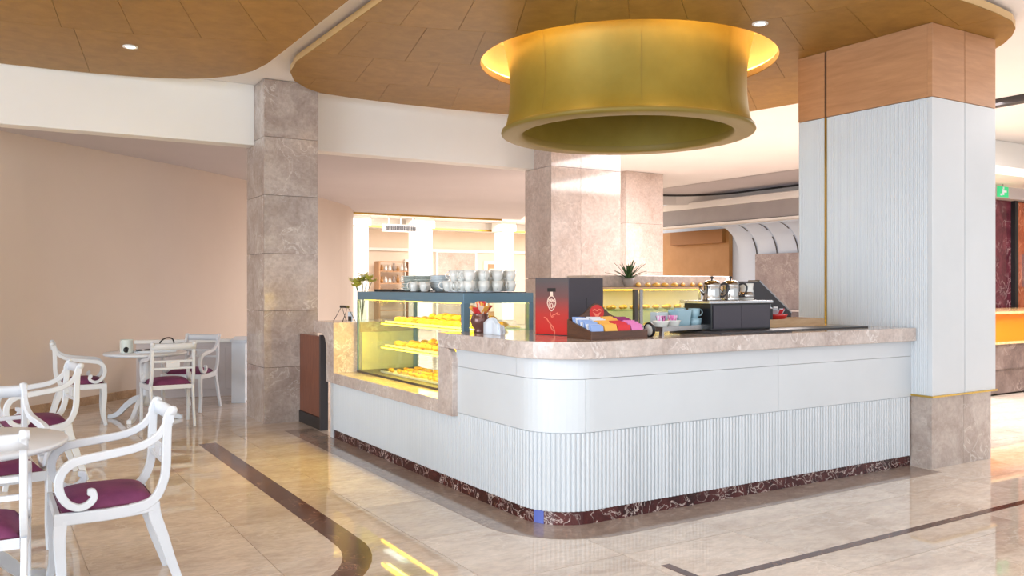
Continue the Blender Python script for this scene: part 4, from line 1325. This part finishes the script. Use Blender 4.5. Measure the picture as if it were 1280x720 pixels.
pxx, pyy = 5.64, 6.835
t = thing('potted_dracaena', 'spiky dark green potted plant standing before the marble top of the back display', 'plant', (pxx, pyy, 1.425))
obj('pot', MB().lathe([(0.0001, 0.0), (0.05, 0.0), (0.075, 0.05), (0.082, 0.09), (0.074, 0.09), (0.0001, 0.07)], 20, (pxx, pyy, 1.425), closed=False, sc=(0.8, 0.75)), M['pot'], t)
lf = 0
for k in range(26):
    a = 2.4 * k; el = 0.45 + 1.0 * (k / 26)
    L_ = R.uniform(0.20, 0.29)
    d = Vector((math.cos(a) * math.cos(el), math.sin(a) * math.cos(el), math.sin(el)))
    sd = Vector((-math.sin(a), math.cos(a), 0))
    c = Vector((pxx, pyy, 1.50)); up = d.cross(sd) * -0.004
    m_ = MB()
    prev = []
    vs = []
    for j, (f, w) in enumerate(((0.0, 0.008), (0.35, 0.013), (0.7, 0.009), (1.0, 0.0006))):
        p = c + d * (L_ * f) + Vector((0, 0, -0.05 * f * f))
        vs += [p - sd * w, p + up, p + sd * w]
    fs = []
    for j in range(3):
        b = j * 3
        fs += [(b, b + 1, b + 4, b + 3), (b + 1, b + 2, b + 5, b + 4)]
    m_.add(vs, fs)
    obj('leaf', m_, M['leaf'], t)

# ------------------------------------------------------------------ kitchen wall with shell shaped cove
struct('trim_12', MB().box(15.0, 15.3, 8.5, 17.6, 2.95, 3.34), M['grey_bulk'])
struct('trim_13', MB().box(14.93, 15.3, 8.5, 17.6, 3.34, 3.50), M['paint'], 0.02)
struct('trim_14', MB().box(14.96, 15.3, 8.5, 17.6, 2.90, 2.95), M['paint'])
struct('trim_15', MB().box(14.985, 15.0, 8.5, 17.6, 2.945, 2.965), M['slit'])
struct('wall_kitchen', MB().box(16.1, 16.3, 8.5, 19.0, 0, 3.6), M['cove'])
t = thing('cove_hood', 'row of white curved shell ribs arching over the kitchen wall', 'hood', (15.7, 12.5, 0.9))
yk = 9.0; k = 0
while yk < 14.7:
    y1 = yk + 0.62
    prof = [(15.30, 2.93)] + [(15.30 + 0.78 * math.sin(math.radians(a)), 2.13 + 0.78 * math.cos(math.radians(a))) for a in range(0, 91, 10)] + [(16.085, 1.6), (16.085, 0.9)]
    rows = []
    for f in (0.0, 0.12, 0.5, 0.88, 1.0):
        bulge = 0.05 * (1 - (2 * f - 1) ** 2) * -1
        rows.append([(x + (bulge if 0 < i < len(prof) - 2 else 0), yk + (y1 - yk - 0.012) * f, z + (bulge if 0 < i < 6 else 0)) for i, (x, z) in enumerate(prof)])
    obj('shell_panel', MB().grid(rows), M['cove'], t)
    for (a0, a1) in ((12, 38), (52, 90)):
        sl = MB()
        pr = [(15.29 + 0.775 * math.sin(math.radians(a)), 2.13 + 0.775 * math.cos(math.radians(a))) for a in range(a0, a1, 6)]
        sl.grid([[(x - 0.01, yk - 0.018, z - 0.008) for x, z in pr], [(x - 0.01, yk + 0.018, z - 0.008) for x, z in pr]])
        obj('dark_slit', sl, M['slit'], t)
    obj('dark_slit', MB().box(16.06, 16.075, yk - 0.018, yk + 0.018, 1.25, 1.75), M['slit'], t)
    yk = y1; k += 1
# lattice stone panel
t = thing('lattice_panel', 'pinkish grey stone wall panel with white lattice pattern behind the order screen', 'panel', (15.95, 12.0, 0.9))
obj('slab', MB().box(15.96, 16.0, 9.6, 14.55, 0.9, 2.20), M['lattice'], t)
lt = MB()
for i in range(10):
    for j in range(6):
        c = (15.955, 9.7 + 0.26 * i + 0.13 * (j % 2), 0.95 + 0.2 * j)
        for (u, v) in ((0.13, 0.1), (-0.13, 0.1)):
            if R.random() < 0.8:
                lt.tube([(c[0], c[1], c[2]), (c[0], c[1] + u, c[2] + v * 2)], 0.016, 4)
o = obj('lattice_bars', lt, M['china'], t); o['kind'] = 'stuff'
t = thing('kitchen_counter', 'low counter under the shell cove in the kitchen behind the kiosk', 'counter', (15.6, 13.0, 0))
obj('carcass', MB().box(15.35, 15.93, 9.0, 15.38, 0.05, 0.86), M['stonedk'], t)
obj('worktop', MB().box(15.30, 15.93, 9.0, 15.38, 0.86, 0.90), M['top'], t)
struct('wall_amber', MB().box(15.95, 16.08, 15.4, 19.0, 0, 2.88), M['amber'])
o = obj('amber_shade', MB().box(15.82, 15.945, 15.5, 17.4, 2.52, 2.86), mat('brown_shade', (150, 98, 40), 0.6)); tag(o, 'brown rectangular shade at the top of the amber wall', 'shade')
o = obj('side_table', MB().box(15.45, 15.92, 15.6, 17.2, 0.80, 0.90).box(15.5, 15.9, 15.65, 15.75, 0, 0.80).box(15.5, 15.9, 17.05, 17.15, 0, 0.80), M['stonedk']); tag(o, 'brown stone side table against the amber wall', 'table')
for k, yy in enumerate((15.8, 16.6)):
    o = obj('bottle', MB().lathe([(0.0001, 0), (0.05, 0), (0.05, 0.3), (0.02, 0.40), (0.02, 0.5)], 12, (15.7, yy, 0.9 + 0.0)), M['brass']); tag(o, 'amber bottle on the kitchen counter, the ' + ('right' if k == 0 else 'left') + ' one of two before the amber wall', 'bottle')
o = obj('tray_light', MB().box(13.9, 14.4, 15.6, 16.9, 3.44, 3.47), M['lamp']); tag(o, 'flat white light panel hanging over the kitchen tray ceiling', 'lamp')
o.location.z = 3.77

# ------------------------------------------------------------------ bright hall beyond the opening
struct('wall_far', MB().box(6, 24, 27.0, 27.3, 0, 3.6), M['cream_wall'])
struct('wall_east', MB().box(23.7, 24, -3, 27, 0, 3.6), M['cream_wall'])
struct('trim_16', MB().box(6, 24, 25.6, 26.99, 3.36, 3.595), M['paint'])
struct('trim_17', MB().box(6, 24, 25.5, 25.6, 3.30, 3.36), M['brass'])
struct('trim_18', MB().box(6, 24, 26.9, 26.99, 2.62, 2.72), M['paint'])
for k, (x, w) in enumerate(((11.73, 0.60), (14.95, 0.45), (9.6, 0.54))):
    t = thing('white_column', ('tall white column in the bright hall left of the cream wall panel', 'white column in the bright hall beside the wide pink marble pillar', 'slender white column at the left edge of the bright hall opening')[k], 'column', (x + 0.4, 25.0, 0))
    obj('shaft', MB().box(x, x + w, 24.7, 25.3, 0.25, 3.28), M['paint'], t, bevel=0.05, seg=3)
    obj('base', MB().box(x - 0.05, x + w + 0.05, 24.65, 25.35, 0, 0.25), M['pillar_pink'], t)
    obj('capital', MB().box(x - 0.05, x + w + 0.05, 24.65, 25.35, 3.28, 3.595), M['paint'], t)
for k, (x0, x1) in enumerate(((12.5, 13.2), (15.64, 16.3))):
    d = struct('door_%d' % (k + 1), MB().box(x0, x1, 26.93, 26.985, 0, 2.22), M['door'])
    obj('door_frame', MB().box(x0 - 0.14, x0, 26.90, 26.99, 0, 2.34).box(x1, x1 + 0.14, 26.90, 26.99, 0, 2.34).box(x0, x1, 26.90, 26.99, 2.22, 2.34), M['paint'], d)
    for j in range(3):
        for i in range(2):
            w_ = (x1 - x0 - 0.24) / 2
            xa = x0 + 0.08 + i * (w_ + 0.08)
            obj('door_pane', MB().box(xa, xa + w_, 26.915, 26.93, 0.5 + 0.55 * j, 0.96 + 0.55 * j), M['cream_wall'], d)
t = thing('decorative_panel', 'large framed pink beige wall panel at the far end of the bright hall', 'panel', (14.6, 26.9, 0))
obj('panel_field', MB().box(13.62, 15.1, 26.90, 26.985, 0, 2.6), M['pillar_pink'], t)
obj('panel_frame', MB().box(13.54, 13.62, 26.86, 26.985, 0, 2.6).box(15.1, 15.18, 26.86, 26.985, 0, 2.6).box(13.54, 15.18, 26.86, 26.985, 2.6, 2.62), M['paint'], t)
t = thing('wall_shelf_unit', 'open shelf unit full of small white and brown objects in the far hall', 'shelf', (11.9, 26.5, 0))
obj('upright', MB().box(11.15, 11.20, 26.3, 26.7, 0, 2.25), M['door'], t)
obj('upright', MB().box(12.30, 12.35, 26.3, 26.7, 0, 2.25), M['door'], t)
for z in (0.6, 1.1, 1.5, 1.9, 2.22):
    obj('shelf_board', MB().box(11.20, 12.30, 26.3, 26.7, z, z + 0.03), M['door'], t)
for z in (1.13, 1.53, 1.93):
    for i in range(7):
        h = R.uniform(0.14, 0.26)
        o = obj('ornament', MB().lathe([(0.0001, 0), (0.04, 0), (0.055, h * 0.4), (0.025, h * 0.8), (0.035, h)], 10, (11.3 + 0.145 * i, 26.42, z)), M[('china', 'china', 'pot', 'amber')[(i + int(z * 10)) % 4]])
        tag(o, 'small ornament, %s from left on the %s shelf of the far hall unit' % (ORD[i], {1.13: 'lower', 1.53: 'middle', 1.93: 'upper'}[z]), 'ornament', 'ornaments on the far hall shelves')
t = thing('garland_rail', 'dark patterned frieze strip hanging under the ceiling of the bright hall', 'frieze', (10.9, 24.04, 3.08))
fz = MB()
for i in range(17):
    fz.box(10.4 + 0.06 * i, 10.44 + 0.06 * i, 24.0, 24.03, 3.12, 3.26)
obj('rail', MB().box(10.3, 11.5, 24.03, 24.06, 3.08, 3.30), M['paint'], t)
for x in (10.5, 10.9, 11.3):
    obj('hanger_rod', MB().box(x, x + 0.02, 24.035, 24.055, 3.30, 3.599), M['paint'], t)
o = obj('frieze_slats', fz, M['darkgrey'], t); o['kind'] = 'stuff'

# ------------------------------------------------------------------ reception at the far right
t = thing('reception_desk', 'orange reception desk on dark marble base right of the clad pillar', 'desk', (13.2, 6.6, 0))
obj('marble_base', MB().box(10.9, 15.5, 6.2, 7.2, 0.02, 0.34), M['stonedk'], t)
obj('marble_band', MB().box(10.88, 15.5, 6.18, 7.2, 0.34, 0.67), M['stonedk'], t)
obj('light_ledge', MB().box(10.85, 15.5, 6.15, 7.2, 0.67, 0.70), M['tan'], t)
obj('orange_front', MB().box(10.9, 15.5, 6.2, 7.2, 0.70, 1.07), M['orange'], t)
obj('desk_top', MB().box(10.85, 15.5, 6.12, 7.2, 1.07, 1.10), M['tan'], t)
struct('wall_right', MB().box(12.6, 20, 7.6, 7.8, 0, 2.82), M['redmarble'])
t = thing('copper_panel', 'copper orange marble panel with steel screen on the red marble wall', 'panel', (15.2, 7.58, 0))
obj('slab', MB().box(14.40, 16.4, 7.54, 7.595, 0, 2.80), M['copperwall'], t)
obj('steel_screen', MB().box(14.52, 16.3, 7.50, 7.54, 1.42, 1.95), M['steel'], t)
struct('trim_19', MB().box(14.30, 14.395, 7.53, 7.599, 0, 2.82), M['black'])
struct('trim_20', MB().box(11.8, 20, 7.4, 7.9, 2.82, 3.00), M['soffit'])
struct('trim_21', MB().box(9.98, 10.12, 2.0, 7.0, 3.52, 3.60), M['slit'])
struct('trim_22', MB().box(11.3, 20, 6.6, 7.9, 3.00, 3.12), M['paint'])
struct('trim_23', MB().box(10.8, 20, 7.0, 7.9, 3.12, 3.595), M['paint'])
t = thing('exit_sign', 'small green and white exit sign hanging above the red marble wall', 'sign', (13.2, 7.2, 2.78))
sx = 13.20
obj('sign_box', MB().box(sx, sx + 0.28, 7.20, 7.225, 2.80, 2.96), M['green'], t)
rn = MB()
rn.box(sx + 0.10, sx + 0.15, 7.194, 7.20, 2.83, 2.92).box(sx + 0.15, sx + 0.22, 7.194, 7.20, 2.87, 2.90).box(sx + 0.05, sx + 0.10, 7.194, 7.20, 2.82, 2.85).obox((sx + 0.135, 7.197, 2.94), (0.03, 0.006, 0.03))
obj('pictogram', rn, M['paper'], t)
obj('bracket', MB().box(sx + 0.13, sx + 0.15, 7.205, 7.22, 2.96, 3.0), M['steel'], t)
t = thing('flower_vase', 'round vase of pale pink flowers on the orange reception desk', 'flowers', (11.42, 6.75, 1.10))
obj('vase', MB().lathe([(0.0001, 0), (0.06, 0), (0.09, 0.08), (0.05, 0.16), (0.06, 0.18)], 16, (11.42, 6.75, 1.10)), M['china'], t)
bl = MB()
for k in range(60):
    a = k * 2.4; r_ = 0.16 * math.sqrt(k / 60)
    bl.ball((11.42 + r_ * math.cos(a), 6.75 + r_ * math.sin(a), 1.33 + 0.10 * R.random() + 0.08 * (1 - k / 60)), 0.026, 6, 4)
o = obj('blossoms', bl, M['petal'], t); o['kind'] = 'stuff'

# ------------------------------------------------------------------ low screen wall behind the far table
t = thing('low_screen_wall', 'low white panelled screen wall behind the far round table', 'screen wall', (2.1, 11.4, 0))
pa, pb = Vector((1.68, 11.78)), Vector((2.98, 11.40))
d = (pb - pa).normalized(); n_ = Vector((-d.y, d.x)); Ls = (pb - pa).length
def scr(u0, u1, v0, v1): 
    return [tuple(pa + d * u + n_ * v) for u, v in ((u0, v0), (u1, v0), (u1, v1), (u0, v1))]
obj('screen_panel', MB().prism(scr(0, Ls, 0, 0.05), 0.0, 0.70), M['soffit'], t)
for k in range(4):
    obj('raised_panel', MB().prism(scr(0.06 + k * Ls / 4, (k + 1) * Ls / 4 - 0.03, -0.012, 0), 0.10, 0.64), M['soffit'], t, bevel=0.004)
obj('cap_rail', MB().prism(scr(-0.02, Ls + 0.03, -0.03, 0.08), 0.70, 0.745), M['white_metal'], t, bevel=0.006)
obj('side_wing', MB().prism([(2.618, 10.745), (2.76, 10.67), (3.00, 11.38), (2.85, 11.42)], 0.0, 0.72), M['paper'], t)
obj('wing_cap', MB().prism([(2.59, 10.71), (2.78, 10.61), (3.03, 11.40), (2.83, 11.46)], 0.745, 0.775), M['paper'], t, bevel=0.004)
obj('wing_front', MB().prism([(2.61, 10.73), (2.755, 10.65), (2.76, 10.665), (2.615, 10.745)], 0.0, 0.745), M['paper'], t, bevel=0.003)

# ------------------------------------------------------------------ chairs (local +x is the way a chair faces)
STILE = smooth_path([(-0.236, 0.850, 0), (-0.217, 0.805, 0), (-0.211, 0.70, 0), (-0.209, 0.60, 0), (-0.199, 0.525, 0), (-0.166, 0.452, 0), (-0.115, 0.418, 0), (-0.05, 0.408, 0)], 3)
STILE = [p[:2] for p in STILE]
ARM = [p[:2] for p in smooth_path([(-0.215, 0.800, 0), (-0.174, 0.735, 0), (-0.092, 0.692, 0), (0.02, 0.674, 0), (0.13, 0.661, 0), (0.190, 0.648, 0), (0.230, 0.612, 0), (0.244, 0.560, 0), (0.233, 0.510, 0), (0.205, 0.468, 0), (0.162, 0.447, 0), (0.125, 0.457, 0), (0.102, 0.482, 0), (0.107, 0.508, 0), (0.128, 0.512, 0)], 3)]
RLEG = [p[:2] for p in smooth_path([(-0.150, 0.425, 0), (-0.160, 0.36, 0), (-0.195, 0.26, 0), (-0.226, 0.155, 0), (-0.258, 0.063, 0), (-0.278, 0.0, 0)], 3)]
FLEG = [p[:2] for p in smooth_path([(0.235, 0.40, 0), (0.240, 0.33, 0), (0.238, 0.25, 0), (0.233, 0.17, 0), (0.238, 0.08, 0), (0.252, 0.0, 0)], 3)]
HW = 0.25
chair_groups = {}


def make_chair(label, loc, rot):
    t = thing('armchair', label, 'chair', loc, rot, None)
    m = M['chair']
    for s in (1, -1):
        y0, y1 = (HW - 0.034, HW) if s > 0 else (-HW, -HW + 0.034)
        w = [0.046] * 4 + [0.040] * (len(STILE) - 8) + [0.046] * 4
        obj('back_post', MB().ribbon(STILE, w, y0, y1), m, t, world=False)
        wa = [0.030 + 0.010 * math.sin(PI * min(1, k / (len(ARM) * 0.7))) for k in range(len(ARM))]
        wa[-4:] = [0.036, 0.034, 0.030, 0.022]
        obj('armrest', MB().ribbon(ARM, wa, y0 + 0.001, y1 - 0.001), m, t, world=False)
        obj('leg', MB().ribbon(RLEG, [0.060 - 0.026 * k / (len(RLEG) - 1) for k in range(len(RLEG))], y0 + 0.003, y1 - 0.003), m, t, world=False)
        obj('leg', MB().ribbon(FLEG, [0.056 - 0.022 * k / (len(FLEG) - 1) for k in range(len(FLEG))], y0 + 0.003, y1 - 0.003), m, t, world=False)
    fr = MB()
    for (y0, y1) in ((HW - 0.032, HW - 0.002), (-HW + 0.002, -HW + 0.032)):
        fr.ribbon([(-0.150, 0.412), (-0.10, 0.405), (0.05, 0.400), (0.262, 0.405)], [0.05, 0.052, 0.052, 0.054], y0, y1)
    fr.box(0.225, 0.255, -HW + 0.034, HW - 0.034, 0.380, 0.430).box(-0.170, -0.145, -HW + 0.034, HW - 0.034, 0.385, 0.428)
    obj('seat_frame', fr, m, t, world=False)
    # cushion: domed rounded slab
    rows = []
    N = 14
    fx0, fx1, wy = -0.165, 0.235, HW - 0.036
    for i in range(N + 1):
        u = -1 + 2 * i / N
        row = []
        for j in range(N + 1):
            v = -1 + 2 * j / N
            e = max(0.0, (1 - abs(u) ** 5)) ** 0.45 * max(0.0, (1 - abs(v) ** 5)) ** 0.45
            row.append(((fx0 + fx1) / 2 + (fx1 - fx0) / 2 * u, wy * v, 0.425 + 0.052 * e + 0.018 * (1 - u * u) * (1 - v * v)))
        rows.append(row)
    c = MB().grid(rows).box(fx0 + 0.001, fx1 - 0.001, -wy + 0.001, wy - 0.001, 0.412, 0.426)
    cu = obj('seat', c, M['purple'], t, world=False)
    pth = [(fx0, -wy, 0.428), (fx1, -wy, 0.428), (fx1, wy, 0.428), (fx0, wy, 0.428), (fx0, -wy, 0.428)]
    obj('piping', MB().tube(pth, 0.005, 6), M['piping'], cu, world=False)
    # crest rail: slightly bowed board with rolled ends
    cr = MB()
    rows = []
    for i in range(9):
        v = -1 + 2 * i / 8
        bow = -0.020 * (1 - v * v)
        y = v * (HW + 0.004)
        rows.append([(-0.226 + bow + dx_, y, z) for dx_, z in ((-0.014, 0.792), (0.012, 0.790), (0.008, 0.842), (-0.002, 0.858), (-0.016, 0.850), (-0.014, 0.792))])
    cr.grid(rows)
    cr.f.append(tuple(range(5))); cr.sm.append(False)
    n9 = 8 * 6
    cr.f.append(tuple(n9 + k for k in range(5))); cr.sm.append(False)
    o = obj('crest_rail', cr, m, t, world=False)
    for s in (1, -1):
        kb = MB().lathe([(0.0001, -0.022), (0.020, -0.020), (0.024, 0), (0.020, 0.022), (0.0001, 0.024)], 14)
        mm = Matrix.Translation((-0.236, s * (HW - 0.014), 0.848)) @ Matrix.Rotation(PI / 2, 4, 'X')
        kb.v = [tuple(mm @ Vector(v)) for v in kb.v]
        obj('rolled_end', kb, m, o, world=False)
    for z in (0.600, 0.672):
        obj('back_rail', MB().box(-0.224, -0.200, -HW + 0.034, HW - 0.034, z - 0.010, z + 0.012), m, t, world=False, bevel=0.003)
    obj('back_tablet', MB().box(-0.221, -0.203, -0.075, 0.075, 0.612, 0.662), m, t, world=False, bevel=0.003)
    # the back is narrower than the front of the seat
    for c_ in t.children_recursive:
        for v_ in c_.data.vertices:
            v_.co.y *= 0.85 + 0.15 * min(1.0, max(0.0, (v_.co.x + 0.236) / 0.476))
    return t


ch = make_chair('white armchair with purple seat nearest the camera, in front of the near table', (0.535, 4.50, 0), PI)
for (loc, rot, lab) in (
        ((-0.055, 4.13, 0), PI / 2, 'white armchair cut by the left frame edge, only back and purple seat showing'),
        ((0.05, 5.52, 0), -PI / 2 + 0.15, 'white armchair across the near table, its crest rail at the left frame edge'),
        ((0.37, 7.22, 0), PI + 0.10, 'white armchair with burgundy seat between the near table and the wall chair'),
        ((0.86, 9.98, 0), -0.06, 'white armchair against the beige wall facing the far round table'),
        ((1.66, 9.42, 0), PI / 2, 'white armchair with its back to the camera at the far round table'),
        ((2.10, 10.45, 0), PI + 0.85, 'white armchair beside the low screen wall at the far round table')):
    dup(ch, loc, rot, lab)


# ------------------------------------------------------------------ tables
def make_table(label, loc, r, rot):
    t = thing('pedestal_table', label, 'table', loc, rot)
    m = M['chair']
    obj('tabletop', MB().lathe([(r - 0.05, 0.683), (r - 0.012, 0.690), (r, 0.700), (r, 0.712), (r - 0.008, 0.72), (0.0001, 0.72)], 56), m, t, world=False)
    obj('column', MB().lathe([(0.0001, 0.14), (0.085, 0.14), (0.088, 0.19), (0.060, 0.24), (0.052, 0.34), (0.058, 0.50), (0.064, 0.60), (0.085, 0.66), (0.13, 0.683)], 24), m, t, world=False)
    for k in range(4):
        a = PI / 4 + k * PI / 2
        lg = MB()
        pts = smooth_path([(0.04, 0.22, 0), (0.12, 0.205, 0), (0.21, 0.135, 0), (0.29, 0.055, 0), (0.36, 0.024, 0), (0.40, 0.022, 0)], 3)
        lg.ribbon([p[:2] for p in pts], [0.075 - 0.034 * i / (len(pts) - 1) for i in range(len(pts))], -0.024, 0.024)
        zmin = min(v[2] for v in lg.v)
        lg.v = [(v[0], v[1], max(v[2], 0.0)) for v in lg.v]
        mm = Matrix.Rotation(a, 4, 'Z')
        lg.v = [tuple(mm @ Vector(v)) for v in lg.v]
        obj('leg', lg, m, t, world=False)
    return t


make_table('round white pedestal table at the left frame edge among the near chairs', (-0.10, 4.66, 0), 0.46, -0.35)
make_table('round white pedestal table by the beige wall with papers and canister on it', (1.52, 10.0, 0), 0.42, 0.23)
tz = 0.72
t = thing('canister', 'white open canister with a dark round hole on the far table', 'canister', (1.33, 9.98, tz))
obj('canister_body', MB().lathe([(0.0001, 0), (0.062, 0), (0.064, 0.006), (0.062, 0.135), (0.066, 0.142), (0.058, 0.142), (0.056, 0.02), (0.0001, 0.02)], 24, (1.33, 9.98, tz)), M['chinagreen'], t)
hl = MB().lathe([(0.0001, 0.0), (0.030, 0.0), (0.030, 0.006), (0.0001, 0.006)], 18)
mm = Matrix.Translation((1.315, 9.919, tz + 0.036)) @ Matrix.Rotation(PI / 2, 4, 'X') @ Matrix.Rotation(0.2, 4, 'Y')
hl.v = [tuple(mm @ Vector(v)) for v in hl.v]
obj('opening', hl, M['black'], t)
obj('side_tag', MB().box(1.262, 1.272, 9.94, 10.0, tz + 0.01, tz + 0.13), M['china'], t)
t = thing('menu_stack', 'white stack of menus lying on the far table', 'menus', (1.66, 9.95, tz))
obj('sheet', MB().obox((1.60, 9.95, tz + 0.006), (0.40, 0.22, 0.012), 0.1), M['paper'], t)
obj('sheet', MB().obox((1.62, 9.95, tz + 0.016), (0.38, 0.22, 0.008), 0.05), M['paper'], t)
t = thing('sunglasses', 'black sunglasses lying on the white menus', 'glasses', (1.50, 9.93, tz + 0.02))
for s in (-1, 1):
    obj('lens', MB().lathe([(0.0001, 0), (0.030, 0.001), (0.034, 0.008), (0.026, 0.014), (0.0001, 0.018)], 14, (1.485 + 0.04 * s, 9.92, tz + 0.02)), M['black'], t)
obj('temple', MB().tube([(1.415, 9.925, tz + 0.028), (1.42, 9.99, tz + 0.03), (1.44, 10.03, tz + 0.026)], 0.004, 6), M['black'], t)
obj('temple', MB().tube([(1.56, 9.925, tz + 0.028), (1.565, 9.99, tz + 0.03), (1.55, 10.03, tz + 0.026)], 0.004, 6), M['black'], t)
t = thing('key_strap', 'black looped strap lying on the white menus', 'strap', (1.73, 9.93, tz + 0.02))
obj('strap_loop', MB().tube(smooth_path([(1.64, 9.93, tz + 0.026), (1.66, 9.92, tz + 0.11), (1.72, 9.92, tz + 0.15), (1.78, 9.93, tz + 0.14), (1.80, 9.94, tz + 0.08), (1.77, 9.95, tz + 0.027)], 4), 0.008, 7), M['black'], t)
obj('buckle', MB().obox((1.775, 9.955, tz + 0.028), (0.05, 0.02, 0.014), 0.3), M['chrome'], t)
